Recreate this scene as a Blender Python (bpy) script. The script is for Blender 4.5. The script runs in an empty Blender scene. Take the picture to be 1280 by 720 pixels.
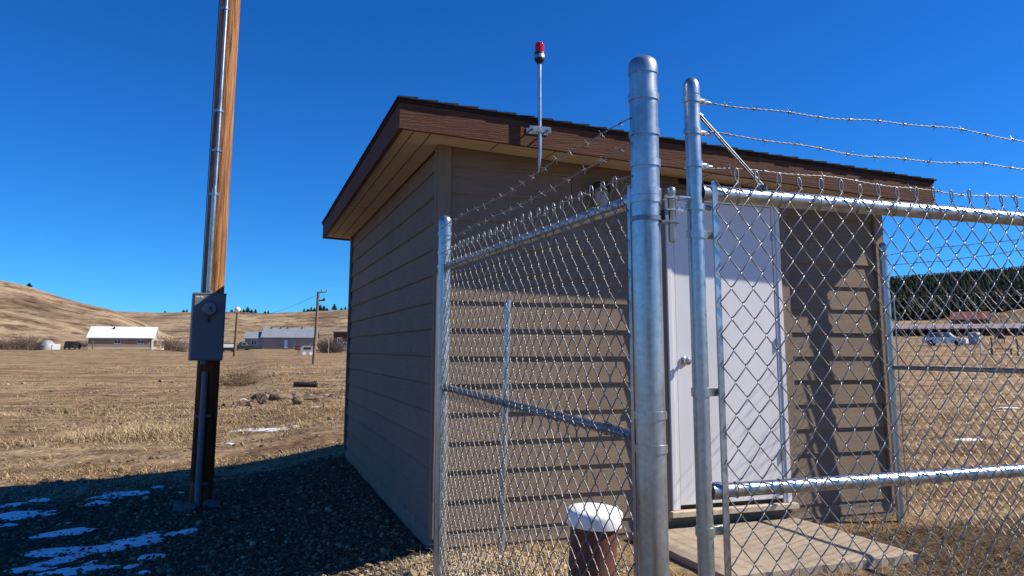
import bpy, math, random
import numpy as np
from mathutils import Vector, Matrix

random.seed(7); rng = np.random.default_rng(7)
SC = bpy.context.scene
COL = SC.collection
R = math.radians

# ------------------------------------------------------------------ camera model
FPX, PX, PY, PITCH, ROLL, EYE = 961.0, 640.0, 296.0, R(8.3), R(0.2), 1.25

def ray(x, y):
    a = (x - PX) / FPX; b = -(y - PY) / FPX
    c, s = math.cos(ROLL), math.sin(ROLL)
    a, b = a * c - b * s, a * s + b * c
    return np.array([a, math.cos(PITCH) - b * math.sin(PITCH), math.sin(PITCH) + b * math.cos(PITCH)])

def project(x, y, z):
    z = z - EYE
    d = y * math.cos(PITCH) + z * math.sin(PITCH); u = -y * math.sin(PITCH) + z * math.cos(PITCH)
    a, b = x / d, u / d
    c, s = math.cos(ROLL), math.sin(ROLL)
    a, b = a * c + b * s, -a * s + b * c
    return PX + a * FPX, PY - b * FPX

def at_depth(x, y, d):
    r = ray(x, y); return Vector(np.array([0, 0, EYE]) + r * (d / r[1]))

# shed frame: origin at the near front corner, +u along the front, +v into the shed
CX, CY = -0.505, 5.207
UX, UY = 0.9464, 0.3231
SHED_ROT = math.atan2(UY, UX)

def shed_uv(x, y):
    dx, dy = x - CX, y - CY
    return dx * UX + dy * UY, -dx * UY + dy * UX

def shed_world(u, v, z=0.0):
    return Vector((CX + u * UX - v * UY, CY + u * UY + v * UX, z))

# ------------------------------------------------------------------ terrain
def _noise2(x, y, seed=0):
    """cheap smooth value noise (numpy)"""
    x = np.asarray(x, float); y = np.asarray(y, float)
    xi = np.floor(x).astype(np.int64); yi = np.floor(y).astype(np.int64)
    xf = x - xi; yf = y - yi
    def h(a, b):
        n = (a * 374761393 + b * 668265263 + seed * 974634777) & 0x7fffffff
        n = ((n ^ (n >> 13)) * 1274126177) & 0x7fffffff
        return ((n ^ (n >> 16)) & 0xffff) / 65535.0
    u = xf * xf * (3 - 2 * xf); v = yf * yf * (3 - 2 * yf)
    return (h(xi, yi) * (1 - u) + h(xi + 1, yi) * u) * (1 - v) + (h(xi, yi + 1) * (1 - u) + h(xi + 1, yi + 1) * u) * v

def fbm(x, y, seed=0, oct=4):
    s = 0; a = 0.5; f = 1.0
    for o in range(oct):
        s = s + a * (_noise2(np.asarray(x) * f, np.asarray(y) * f, seed + o * 17) - 0.5)
        a *= 0.5; f *= 2.03
    return s

def sstep(e0, e1, x):
    t = np.clip((np.asarray(x, float) - e0) / (e1 - e0), 0, 1)
    return t * t * (3 - 2 * t)

def az_el(px, py):
    r = ray(px, py); return math.atan2(r[0], r[1]), r[2] / math.hypot(r[0], r[1])

def ridge(table, r0, r1, pw=1.0):
    az = []; el = []
    for px, py in table:
        a, e = az_el(px, py); az.append(a); el.append(max(e, 0.0))
    return np.array(az), np.array(el), r0, r1, pw

RIDGES = [
    ridge([(-900, 420), (-300, 318), (-120, 330), (-40, 341), (0, 350), (30, 356), (70, 369), (100, 378), (140, 387), (175, 400), (240, 436)], 250, 470),
    ridge([(-700, 420), (-120, 372), (-40, 381), (0, 387), (30, 392), (75, 401), (110, 410), (170, 425), (210, 437)], 235, 330),
    ridge([(-200, 420), (60, 393), (140, 389), (200, 391), (240, 390), (290, 390), (330, 392), (400, 389), (435, 387), (600, 387), (800, 386), (1000, 388), (1200, 400), (1600, 430)], 300, 760),
    ridge([(700, 436), (900, 385), (1050, 362), (1120, 357), (1200, 351), (1280, 345), (1400, 338), (1700, 350), (2400, 420)], 240, 520),
    ridge([(1150, 437), (1200, 412), (1235, 401), (1280, 386), (1340, 378), (1500, 376), (2200, 425)], 130, 260),
]

def terrain(x, y):
    x = np.asarray(x, float); y = np.asarray(y, float)
    r = np.hypot(x, y) + 1e-6; az = np.arctan2(x, y)
    u, v = shed_uv(x, y)
    a = np.log1p(np.exp(np.clip((-u) * 8, -40, 40))) / 8.0
    z = -0.06 - 0.42 * (1 - np.exp(-a / 1.7))
    z = z + 0.17 * np.exp(-((x + 0.28) ** 2 + (y - 4.2) ** 2) / (2 * 0.55 ** 2))
    # slow rise of the field
    left = np.interp(r, [15, 74, 137, 180, 260, 400], [0, 0.20, 0.25, 0.86, 2.2, 5])
    right = np.interp(r, [10, 40, 80, 120, 200, 300], [0, 0.22, 1.15, 2.45, 6.2, 11.5])
    w = sstep(R(2), R(22), az) * (1 - sstep(R(80), R(120), az))
    lw = 1 - sstep(R(70), R(110), np.abs(az))
    z = z + (left * (1 - w) * lw + right * w)
    amp = sstep(7, 30, r)
    z = z + amp * 0.22 * fbm(x / 9, y / 9, 3) + 0.05 * fbm(x / 0.9, y / 0.9, 5, 3) * sstep(2, 6, r) * (1 - 0.6 * sstep(20, 60, r)) + .045 * fbm(x / .28, y / .28, 9, 2) * sstep(5.5, 8, r) * (1 - sstep(15, 30, r))
    front = 1 - sstep(R(60), R(110), np.abs(az))
    for k, (ta, te, r0, r1, pw) in enumerate(RIDGES):
        e = np.interp(az, ta, te)
        t = np.clip((r - r0) / (r1 - r0), 0, 1)
        prof = np.where(r <= r1, (t * t * (3 - 2 * t)) * 0.55 + 0.45 * t, 1.0 - 0.25 * sstep(r1, r1 * 2.2, r))
        n = fbm(x / 90 + k * 7, y / 90, 11 + k, 4) * 0.16 * sstep(0.0, 0.35, t) * (1 - sstep(0.72, 0.97, t))
        hz = (EYE + np.where(r <= r1, r1, r1) * e) * (prof + n * (e > 0.002))
        hz = np.where(e > 0.0015, hz, -5)
        blend = front
        z = np.where(r > r0, np.maximum(z, z * (1 - blend) + blend * np.maximum(hz, z)), z)
    return z

def tz(x, y): return float(terrain(np.array([x]), np.array([y]))[0])

def at_ground(px, py, dz=0.0, rmax=900.0):
    """where the view ray through a pixel of the 1280x720 photograph meets the terrain"""
    r = ray(px, py); O = np.array([0, 0, EYE]); lo, hi = 2.0, rmax
    for n in (900, 120):
        ts = np.geomspace(lo, hi, n); P = O[None] + ts[:, None] * r[None]
        below = P[:, 2] < terrain(P[:, 0], P[:, 1]) + dz
        if not below.any():
            p = P[-1]; return Vector((p[0], p[1], tz(p[0], p[1])))
        k = int(np.argmax(below)); lo, hi = ts[max(k - 1, 0)], ts[k]
    return Vector(O + r * hi)

def on_ground(px, d):
    """ground point at depth d under pixel column px (measured on the horizon)"""
    r = ray(px, 437); x, y = r[0] / r[1] * d, d
    return Vector((x, y, tz(x, y)))

# ------------------------------------------------------------------ materials
def new_mat(name):
    m = bpy.data.materials.new(name); m.use_nodes = True
    nt = m.node_tree; b = nt.nodes['Principled BSDF']
    return m, nt, b

def N(nt, typ, **kw):
    n = nt.nodes.new(typ)
    for k, v in kw.items():
        if k.startswith('i_'):
            n.inputs[k[2:].replace('_', ' ')].default_value = v
        else: setattr(n, k, v)
    return n

def ramp(nt, stops):
    n = nt.nodes.new('ShaderNodeValToRGB')
    els = n.color_ramp.elements
    while len(els) > 1: els.remove(els[0])
    els[0].position, els[0].color = stops[0][0], (*stops[0][1], 1)
    for p, c in stops[1:]:
        e = els.new(p); e.color = (*c, 1)
    return n

def noise_mat(name, c1, c2, scale=8.0, rough=0.7, metal=0.0, bump=0.2, stretch=(1, 1, 1), detail=6.0, c3=None, bscale=None, bdist=0.01, spec=0.4, rvar=0.0):
    m, nt, b = new_mat(name)
    tc = N(nt, 'ShaderNodeTexCoord'); mp = N(nt, 'ShaderNodeMapping'); mp.inputs['Scale'].default_value = stretch
    nt.links.new(tc.outputs['Object'], mp.inputs['Vector'])
    nz = N(nt, 'ShaderNodeTexNoise'); nz.inputs['Scale'].default_value = scale; nz.inputs['Detail'].default_value = detail
    nz.inputs['Roughness'].default_value = 0.6
    nt.links.new(mp.outputs[0], nz.inputs['Vector'])
    st = [(0.3, c1), (0.7, c2)]
    if c3: st = [(0.28, c1), (0.5, c2), (0.74, c3)]
    rp = ramp(nt, st)
    nt.links.new(nz.outputs['Fac'], rp.inputs['Fac']); nt.links.new(rp.outputs['Color'], b.inputs['Base Color'])
    b.inputs['Roughness'].default_value = rough; b.inputs['Metallic'].default_value = metal
    b.inputs['Specular IOR Level'].default_value = spec
    if rvar:
        mr = N(nt, 'ShaderNodeMapRange'); mr.inputs['From Min'].default_value = .3; mr.inputs['From Max'].default_value = .7
        mr.inputs['To Min'].default_value = rough - rvar; mr.inputs['To Max'].default_value = rough + rvar
        nt.links.new(nz.outputs['Fac'], mr.inputs['Value']); nt.links.new(mr.outputs[0], b.inputs['Roughness'])
    if bump:
        n2 = N(nt, 'ShaderNodeTexNoise'); n2.inputs['Scale'].default_value = bscale or scale * 4; n2.inputs['Detail'].default_value = 5
        nt.links.new(mp.outputs[0], n2.inputs['Vector'])
        bp = N(nt, 'ShaderNodeBump'); bp.inputs['Strength'].default_value = bump; bp.inputs['Distance'].default_value = bdist
        nt.links.new(n2.outputs['Fac'], bp.inputs['Height']); nt.links.new(bp.outputs[0], b.inputs['Normal'])
    return m

M = {}
M['galv'] = noise_mat('galvanized_steel', (.40, .43, .435), (.55, .585, .59), 14, .34, .88, .12, (1, 1, .45), 8, bdist=.002, rvar=.06)
M['galv_wire'] = noise_mat('galvanized_wire', (.20, .20, .198), (.35, .35, .34), 30, .42, .6, 0, rvar=.08)
M['galv_dark'] = noise_mat('weathered_zinc', (.16, .18, .21), (.30, .33, .37), 18, .42, .7, .1, bdist=.002, rvar=.08)
def siding_mat():
    m = noise_mat('taupe_lap_siding', (.20, .153, .110), (.246, .190, .138), 5, .78, 0, .4, (1, 1, 9), 8, bscale=26, bdist=.004, spec=.2)
    nt = m.node_tree; b = nt.nodes['Principled BSDF']; src = b.inputs['Base Color'].links[0].from_socket
    tc = N(nt, 'ShaderNodeTexCoord'); sp = N(nt, 'ShaderNodeSeparateXYZ'); nt.links.new(tc.outputs['Object'], sp.inputs[0])
    mp = N(nt, 'ShaderNodeMath', operation='MULTIPLY_ADD'); mp.inputs[1].default_value = 1 / .188; mp.inputs[2].default_value = -.065 / .188 + 40
    nt.links.new(sp.outputs['Z'], mp.inputs[0]); fl = N(nt, 'ShaderNodeMath', operation='FLOOR'); nt.links.new(mp.outputs[0], fl.inputs[0])
    wn = N(nt, 'ShaderNodeTexWhiteNoise', noise_dimensions='1D'); nt.links.new(fl.outputs[0], wn.inputs['W'])
    n2 = N(nt, 'ShaderNodeTexNoise'); n2.inputs['Scale'].default_value = 1.3; n2.inputs['Detail'].default_value = 6; nt.links.new(tc.outputs['Object'], n2.inputs['Vector'])
    ad = N(nt, 'ShaderNodeMath', operation='MULTIPLY_ADD'); ad.inputs[1].default_value = .35; nt.links.new(wn.outputs['Value'], ad.inputs[0]); nt.links.new(n2.outputs['Fac'], ad.inputs[2])
    rp = ramp(nt, [(.35, (.86, .86, .87)), (.95, (1.08, 1.07, 1.06))]); nt.links.new(ad.outputs[0], rp.inputs['Fac'])
    mx = N(nt, 'ShaderNodeMix', data_type='RGBA', blend_type='MULTIPLY'); mx.inputs['Factor'].default_value = 1
    nt.links.new(src, mx.inputs['A']); nt.links.new(rp.outputs['Color'], mx.inputs['B'])
    # rain splashed mud along the lowest boards
    n3 = N(nt, 'ShaderNodeTexNoise'); n3.inputs['Scale'].default_value = 9; n3.inputs['Detail'].default_value = 9; n3.inputs['Roughness'].default_value = .75; nt.links.new(tc.outputs['Object'], n3.inputs['Vector'])
    md = N(nt, 'ShaderNodeMath', operation='MULTIPLY_ADD'); md.inputs[1].default_value = -1.6; nt.links.new(sp.outputs['Z'], md.inputs[0]); nt.links.new(n3.outputs['Fac'], md.inputs[2])
    r4 = ramp(nt, [(.30, (0, 0, 0)), (.62, (.55, .55, .55))]); nt.links.new(md.outputs[0], r4.inputs['Fac'])
    m3 = N(nt, 'ShaderNodeMix', data_type='RGBA'); nt.links.new(r4.outputs['Color'], m3.inputs['Factor']); nt.links.new(mx.outputs['Result'], m3.inputs['A']); m3.inputs['B'].default_value = (.24, .185, .125, 1)
    nt.links.new(m3.outputs['Result'], b.inputs['Base Color'])
    return m
M['siding'] = siding_mat()
def spangle(m, amt=.09, scale=80):
    nt = m.node_tree; b = nt.nodes['Principled BSDF']; src = b.inputs['Base Color'].links[0].from_socket
    tc = N(nt, 'ShaderNodeTexCoord'); vo = N(nt, 'ShaderNodeTexVoronoi'); vo.inputs['Scale'].default_value = scale; nt.links.new(tc.outputs['Object'], vo.inputs['Vector'])
    sp = N(nt, 'ShaderNodeSeparateColor'); nt.links.new(vo.outputs['Color'], sp.inputs[0])
    rp = ramp(nt, [(0, (1 - amt,) * 3), (1, (1 + amt,) * 3)]); nt.links.new(sp.outputs[0], rp.inputs['Fac'])
    # runs and dull weathering down the pipe
    mp = N(nt, 'ShaderNodeMapping'); mp.inputs['Scale'].default_value = (9, 9, .8); nt.links.new(tc.outputs['Object'], mp.inputs['Vector'])
    nz = N(nt, 'ShaderNodeTexNoise'); nz.inputs['Scale'].default_value = 4; nz.inputs['Detail'].default_value = 7; nt.links.new(mp.outputs[0], nz.inputs['Vector'])
    r2 = ramp(nt, [(.30, (.70, .68, .65)), (.44, (.96, .96, .955)), (.68, (1.06, 1.065, 1.07))]); nt.links.new(nz.outputs['Fac'], r2.inputs['Fac'])
    m1 = N(nt, 'ShaderNodeMix', data_type='RGBA', blend_type='MULTIPLY'); m1.inputs['Factor'].default_value = 1
    m2 = N(nt, 'ShaderNodeMix', data_type='RGBA', blend_type='MULTIPLY'); m2.inputs['Factor'].default_value = 1
    nt.links.new(src, m1.inputs['A']); nt.links.new(rp.outputs['Color'], m1.inputs['B']); nt.links.new(m1.outputs['Result'], m2.inputs['A']); nt.links.new(r2.outputs['Color'], m2.inputs['B'])
    nt.links.new(m2.outputs['Result'], b.inputs['Base Color'])
spangle(M['galv']); spangle(M['galv_dark'])
M['trim'] = noise_mat('taupe_trim', (.205, .157, .113), (.25, .194, .141), 5, .75, 0, .3, (6, 6, .8), 8, bscale=26, bdist=.004, spec=.25)
M['fascia'] = noise_mat('brown_rough_sawn_fascia', (.075, .032, .019), (.135, .062, .038), 3, .8, 0, .8, (.9, .9, 22), 8, bscale=9, bdist=.008, spec=.2)
M['soffit'] = noise_mat('beige_soffit', (.52, .425, .31), (.60, .495, .37), 6, .75, 0, .1, bdist=.003, spec=.2)
M['shingle'] = noise_mat('dark_shingle', (.018, .015, .014), (.055, .045, .040), 60, .95, 0, .6, bdist=.006, spec=.15)
M['door'] = noise_mat('white_door_paint', (.72, .715, .71), (.82, .82, .82), 2.6, .45, 0, .12, (1, 1, .35), 8, bscale=3, bdist=.006, spec=.35, rvar=.08)
M['gap'] = noise_mat('dark_gap', (.02, .02, .02), (.03, .03, .03), 5, .9, 0, 0)
M['found'] = noise_mat('concrete_footing', (.16, .13, .10), (.27, .23, .18), 7, .92, 0, .5, bdist=.01, spec=.2)
M['slab'] = noise_mat('weathered_concrete', (.30, .245, .18), (.415, .345, .262), 5, .92, 0, .4, (1, 1, 1), 10, bscale=55, bdist=.004, spec=.2)
M['brass'] = noise_mat('satin_nickel', (.42, .40, .37), (.55, .53, .5), 10, .28, .95, 0)
M['black'] = noise_mat('black_metal', (.012, .012, .013), (.025, .024, .024), 12, .5, 0, .05)
M['jar'] = noise_mat('frosted_lamp_glass', (.36, .32, .26), (.44, .40, .33), 6, .35, 0, 0)
M['pvc'] = noise_mat('grey_conduit', (.10, .125, .15), (.15, .18, .21), 9, .5, 0, .05)
M['box'] = noise_mat('grey_enclosure_paint', (.13, .145, .165), (.165, .18, .20), 3, .5, 0, .04, spec=.4)
M['meter'] = noise_mat('meter_dial', (.17, .18, .19), (.28, .29, .30), 20, .3, 0, 0)
M['white'] = noise_mat('white_paint', (.74, .74, .73), (.82, .82, .81), 6, .5, 0, 0)
M['snowcap'] = noise_mat('white_plastic_cap', (.78, .79, .80), (.86, .86, .86), 5, .6, 0, .1, bdist=.004)
M['rust'] = noise_mat('brown_painted_pipe', (.085, .028, .018), (.15, .055, .036), 9, .7, 0, .3, bdist=.003)
M['blacktop'] = noise_mat('dark_rubber', (.015, .014, .013), (.03, .028, .026), 10, .8, 0, .2)
M['rock'] = noise_mat('brown_rock', (.11, .075, .048), (.24, .17, .11), 5, .95, 0, .8, bdist=.03, spec=.15)
M['stone_grey'] = noise_mat('grey_stone', (.09, .085, .08), (.18, .17, .16), 9, .95, 0, .6, bdist=.015, spec=.15)
M['bark'] = noise_mat('grey_brown_twigs', (.10, .075, .06), (.19, .145, .115), 6, .95, 0, 0, spec=.1)
M['deadbush'] = noise_mat('dead_brush', (.20, .14, .085), (.34, .25, .15), 6, .95, 0, 0, spec=.1)
M['pine'] = noise_mat('pine_needles', (.014, .024, .012), (.04, .055, .026), .35, .95, 0, 0, spec=.1)
M['roof_white'] = noise_mat('white_metal_roof', (.70, .71, .72), (.78, .79, .80), .4, .45, 0, 0)
M['wall_tan'] = noise_mat('tan_house_wall', (.30, .225, .15), (.36, .275, .19), .6, .85, 0, 0)
M['wall_grey'] = noise_mat('grey_house_wall', (.30, .26, .235), (.36, .315, .285), .6, .85, 0, 0)
M['roof_grey'] = noise_mat('grey_metal_roof', (.20, .225, .255), (.26, .285, .315), .5, .5, 0, 0)
M['roof_mauve'] = noise_mat('mauve_shed_roof', (.20, .17, .185), (.27, .235, .25), .5, .7, 0, 0)
M['red_wall'] = noise_mat('dark_red_wall', (.11, .035, .025), (.16, .055, .04), .8, .85, 0, 0)
M['red_roof'] = noise_mat('faded_red_roof', (.16, .06, .05), (.22, .085, .07), .8, .8, 0, 0)
M['glass'] = noise_mat('window_glass', (.015, .018, .022), (.03, .034, .04), 1, .12, 0, 0, spec=.6)
M['pole_far'] = noise_mat('weathered_pole', (.17, .105, .06), (.26, .165, .095), 2, .9, 0, 0, (4, 4, .3))
M['car_black'] = noise_mat('black_car_paint', (.012, .013, .016), (.02, .021, .024), 1, .3, 0, 0, spec=.5)
M['car_white'] = noise_mat('white_car_paint', (.70, .71, .72), (.76, .77, .78), 1, .3, 0, 0, spec=.5)
M['car_grey'] = noise_mat('grey_car_paint', (.10, .12, .15), (.14, .16, .19), 1, .3, 0, 0, spec=.5)
M['tyre'] = noise_mat('tyre_rubber', (.014, .014, .014), (.022, .022, .022), 6, .9, 0, 0)
M['tank'] = noise_mat('grey_tank', (.30, .30, .33), (.38, .38, .41), 1, .5, 0, 0)

def wood_pole():
    m, nt, b = new_mat('orange_brown_pole_wood')
    tc = N(nt, 'ShaderNodeTexCoord'); mp = N(nt, 'ShaderNodeMapping'); mp.inputs['Scale'].default_value = (8, 8, .45)
    nt.links.new(tc.outputs['Object'], mp.inputs['Vector'])
    nz = N(nt, 'ShaderNodeTexNoise'); nz.inputs['Scale'].default_value = 4; nz.inputs['Detail'].default_value = 9; nz.inputs['Roughness'].default_value = .65
    nt.links.new(mp.outputs[0], nz.inputs['Vector'])
    rp = ramp(nt, [(.30, (.05, .022, .011)), (.43, (.20, .092, .043)), (.55, (.36, .168, .068)), (.72, (.49, .26, .115))])
    nt.links.new(nz.outputs['Fac'], rp.inputs['Fac'])
    # darker towards the lower end, with a paler, greyer butt
    sp = N(nt, 'ShaderNodeSeparateXYZ'); nt.links.new(tc.outputs['Object'], sp.inputs[0])
    n3 = N(nt, 'ShaderNodeTexNoise'); n3.inputs['Scale'].default_value = 7
    nt.links.new(tc.outputs['Object'], n3.inputs['Vector'])
    ad = N(nt, 'ShaderNodeMath', operation='MULTIPLY_ADD'); ad.inputs[1].default_value = .25
    nt.links.new(n3.outputs['Fac'], ad.inputs[0]); nt.links.new(sp.outputs['Z'], ad.inputs[2])
    r2 = ramp(nt, [(0.0, (.55, .52, .5)), (.13, (.55, .52, .5)), (.145, (.34, .25, .20)), (.55, (.50, .39, .32)), (.75, (1, 1, 1))])
    mr = N(nt, 'ShaderNodeMapRange'); mr.inputs['From Min'].default_value = 0; mr.inputs['From Max'].default_value = 2.6
    nt.links.new(ad.outputs[0], mr.inputs['Value']); nt.links.new(mr.outputs[0], r2.inputs['Fac'])
    mx = N(nt, 'ShaderNodeMix', data_type='RGBA', blend_type='MULTIPLY'); mx.inputs['Factor'].default_value = 1
    nt.links.new(rp.outputs['Color'], mx.inputs['A']); nt.links.new(r2.outputs['Color'], mx.inputs['B'])
    nt.links.new(mx.outputs['Result'], b.inputs['Base Color'])
    b.inputs['Roughness'].default_value = .85; b.inputs['Specular IOR Level'].default_value = .2
    bp = N(nt, 'ShaderNodeBump'); bp.inputs['Strength'].default_value = 1; bp.inputs['Distance'].default_value = .02
    nt.links.new(nz.outputs['Fac'], bp.inputs['Height']); nt.links.new(bp.outputs[0], b.inputs['Normal'])
    return m
M['pole'] = wood_pole()

def lens_mat():
    m, nt, b = new_mat('red_lens')
    b.inputs['Base Color'].default_value = (.62, .012, .012, 1); b.inputs['Roughness'].default_value = .12
    b.inputs['Transmission Weight'].default_value = .25; b.inputs['Specular IOR Level'].default_value = .6
    nz = N(nt, 'ShaderNodeTexWave'); nz.inputs['Scale'].default_value = 40
    tc = N(nt, 'ShaderNodeTexCoord'); nt.links.new(tc.outputs['Object'], nz.inputs['Vector'])
    bp = N(nt, 'ShaderNodeBump'); bp.inputs['Strength'].default_value = .15; bp.inputs['Distance'].default_value = .002
    nt.links.new(nz.outputs['Fac'], bp.inputs['Height']); nt.links.new(bp.outputs[0], b.inputs['Normal'])
    return m
M['lens'] = lens_mat()

def snow_mat():
    m, nt, b = new_mat('old_snow')
    tc = N(nt, 'ShaderNodeTexCoord'); nz = N(nt, 'ShaderNodeTexNoise'); nz.inputs['Scale'].default_value = 26; nz.inputs['Detail'].default_value = 8
    nt.links.new(tc.outputs['Object'], nz.inputs['Vector'])
    rp = ramp(nt, [(.25, (.45, .43, .40)), (.4, (.80, .81, .83)), (.7, (.90, .91, .92))])
    nt.links.new(nz.outputs['Fac'], rp.inputs['Fac']); nt.links.new(rp.outputs['Color'], b.inputs['Base Color'])
    b.inputs['Roughness'].default_value = .65
    bp = N(nt, 'ShaderNodeBump'); bp.inputs['Strength'].default_value = .5; bp.inputs['Distance'].default_value = .01
    nt.links.new(nz.outputs['Fac'], bp.inputs['Height']); nt.links.new(bp.outputs[0], b.inputs['Normal'])
    return m
M['snow'] = snow_mat()

def ground_mat():
    m, nt, b = new_mat('dry_field_ground')
    g = N(nt, 'ShaderNodeNewGeometry')
    at = N(nt, 'ShaderNodeAttribute', attribute_name='gravel'); ah = N(nt, 'ShaderNodeAttribute', attribute_name='hill')
    def noise(scale, detail=8, rough=.6, stretch=None):
        n = N(nt, 'ShaderNodeTexNoise'); n.inputs['Scale'].default_value = scale; n.inputs['Detail'].default_value = detail; n.inputs['Roughness'].default_value = rough
        if stretch:
            mp = N(nt, 'ShaderNodeMapping'); mp.inputs['Scale'].default_value = stretch
            nt.links.new(g.outputs['Position'], mp.inputs['Vector']); nt.links.new(mp.outputs[0], n.inputs['Vector'])
        else: nt.links.new(g.outputs['Position'], n.inputs['Vector'])
        return n
    def mix(f, a, bb, typ='MIX', fac=None):
        x = N(nt, 'ShaderNodeMix', data_type='RGBA', blend_type=typ)
        if f is not None: nt.links.new(f, x.inputs['Factor'])
        else: x.inputs['Factor'].default_value = fac
        nt.links.new(a, x.inputs['A']); nt.links.new(bb, x.inputs['B']); return x.outputs['Result']
    fine = noise(11, 11, .8); mid = noise(.75, 11, .74, (1, 1.5, 1)); big = noise(.12, 6, .6, (1, 1.6, 1))
    grass = ramp(nt, [(.28, (.13, .092, .062)), (.45, (.31, .232, .150)), (.6, (.42, .33, .22)), (.8, (.52, .43, .30))])
    nt.links.new(fine.outputs['Fac'], grass.inputs['Fac'])
    tint = ramp(nt, [(.37, (.40, .35, .31)), (.47, (.64, .58, .53)), (.55, (.93, .90, .85)), (.65, (1.1, 1.08, 1.03))])
    nt.links.new(mid.outputs['Fac'], tint.inputs['Fac'])
    c = mix(None, grass.outputs['Color'], tint.outputs['Color'], 'MULTIPLY', 1.0)
    tint2 = ramp(nt, [(.36, (.74, .64, .56)), (.5, (1, .97, .92)), (.64, (1.16, 1.15, 1.10))])
    nt.links.new(big.outputs['Fac'], tint2.inputs['Fac'])
    c = mix(None, c, tint2.outputs['Color'], 'MULTIPLY', 1.0)
    # hills: tan grass with darker brush in folds and streaks
    h1 = noise(.018, 9, .68, (1, 1, 2.5)); h2 = noise(.10, 7, .7, (1, 1, 2.2))
    hr = ramp(nt, [(.36, (.13, .095, .066)), (.47, (.27, .20, .128)), (.58, (.37, .285, .185)), (.74, (.45, .355, .235))])
    nt.links.new(h1.outputs['Fac'], hr.inputs['Fac'])
    hr2 = ramp(nt, [(.38, (.34, .30, .28)), (.46, (.74, .70, .67)), (.55, (1.02, 1, .97)), (.66, (1.22, 1.2, 1.16))])
    nt.links.new(h2.outputs['Fac'], hr2.inputs['Fac'])
    hc = mix(None, hr.outputs['Color'], hr2.outputs['Color'], 'MULTIPLY', 1.0)
    h3 = noise(.30, 4, .6); hr3 = ramp(nt, [(.30, (.26, .24, .22)), (.41, (1, 1, 1))]); nt.links.new(h3.outputs['Fac'], hr3.inputs['Fac'])
    hc = mix(None, hc, hr3.outputs['Color'], 'MULTIPLY', 1.0)
    h4 = noise(.011, 5, .6, (1.6, .6, 1)); hr4 = ramp(nt, [(.38, (.46, .41, .38)), (.47, (1, 1, 1))]); nt.links.new(h4.outputs['Fac'], hr4.inputs['Fac'])
    hc = mix(None, hc, hr4.outputs['Color'], 'MULTIPLY', 1.0)
    c = mix(ah.outputs['Fac'], c, hc)
    gv = N(nt, 'ShaderNodeTexVoronoi'); gv.inputs['Scale'].default_value = 42; nt.links.new(g.outputs['Position'], gv.inputs['Vector'])
    gr = ramp(nt, [(0, (.05, .034, .021)), (.5, (.105, .074, .047)), (1, (.18, .13, .083))])
    nt.links.new(gv.outputs['Color'], gr.inputs['Fac'])
    # break the gravel edge up with noise
    edge = N(nt, 'ShaderNodeMath', operation='MULTIPLY_ADD'); n4 = noise(2.4, 8, .7)
    sb = N(nt, 'ShaderNodeMath', operation='SUBTRACT'); sb.inputs[1].default_value = .5
    nt.links.new(n4.outputs['Fac'], sb.inputs[0])
    edge.inputs[1].default_value = 1.3; nt.links.new(sb.outputs[0], edge.inputs[0]); nt.links.new(at.outputs['Fac'], edge.inputs[2])
    es = N(nt, 'ShaderNodeMapRange'); es.inputs['From Min'].default_value = .35; es.inputs['From Max'].default_value = .65
    nt.links.new(edge.outputs[0], es.inputs['Value'])
    c = mix(es.outputs[0], c, gr.outputs['Color'])
    nt.links.new(c, b.inputs['Base Color'])
    b.inputs['Roughness'].default_value = 1; b.inputs['Specular IOR Level'].default_value = .08
    bp = N(nt, 'ShaderNodeBump'); bp.inputs['Strength'].default_value = .9; bp.inputs['Distance'].default_value = .04
    nt.links.new(fine.outputs['Fac'], bp.inputs['Height'])
    b2 = N(nt, 'ShaderNodeBump'); b2.inputs['Strength'].default_value = .5; b2.inputs['Distance'].default_value = 2.5
    nt.links.new(h2.outputs['Fac'], b2.inputs['Height']); nt.links.new(bp.outputs[0], b2.inputs['Normal'])
    nt.links.new(b2.outputs[0], b.inputs['Normal'])
    return m
M['ground'] = ground_mat()

def var_mat(name, stops, attr='tone', rough=1.0):
    m, nt, b = new_mat(name)
    a = N(nt, 'ShaderNodeAttribute', attribute_name=attr); rp = ramp(nt, stops)
    nt.links.new(a.outputs['Fac'], rp.inputs['Fac']); nt.links.new(rp.outputs['Color'], b.inputs['Base Color'])
    b.inputs['Roughness'].default_value = rough; b.inputs['Specular IOR Level'].default_value = .1
    return m
M['straw'] = var_mat('dry_straw', [(0, (.16, .105, .055)), (.45, (.34, .245, .13)), (1, (.55, .43, .26))])
M['clod'] = var_mat('brown_clods', [(0, (.10, .07, .048)), (.5, (.21, .152, .105)), (1, (.36, .28, .20))])
M['gravel'] = var_mat('crushed_gravel', [(0, (.05, .034, .021)), (.5, (.15, .106, .066)), (.8, (.30, .225, .15)), (1, (.50, .41, .29))])
M['forest'] = var_mat('forest_green', [(0, (.03, .041, .026)), (.5, (.062, .076, .045)), (1, (.115, .125, .075))])

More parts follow.
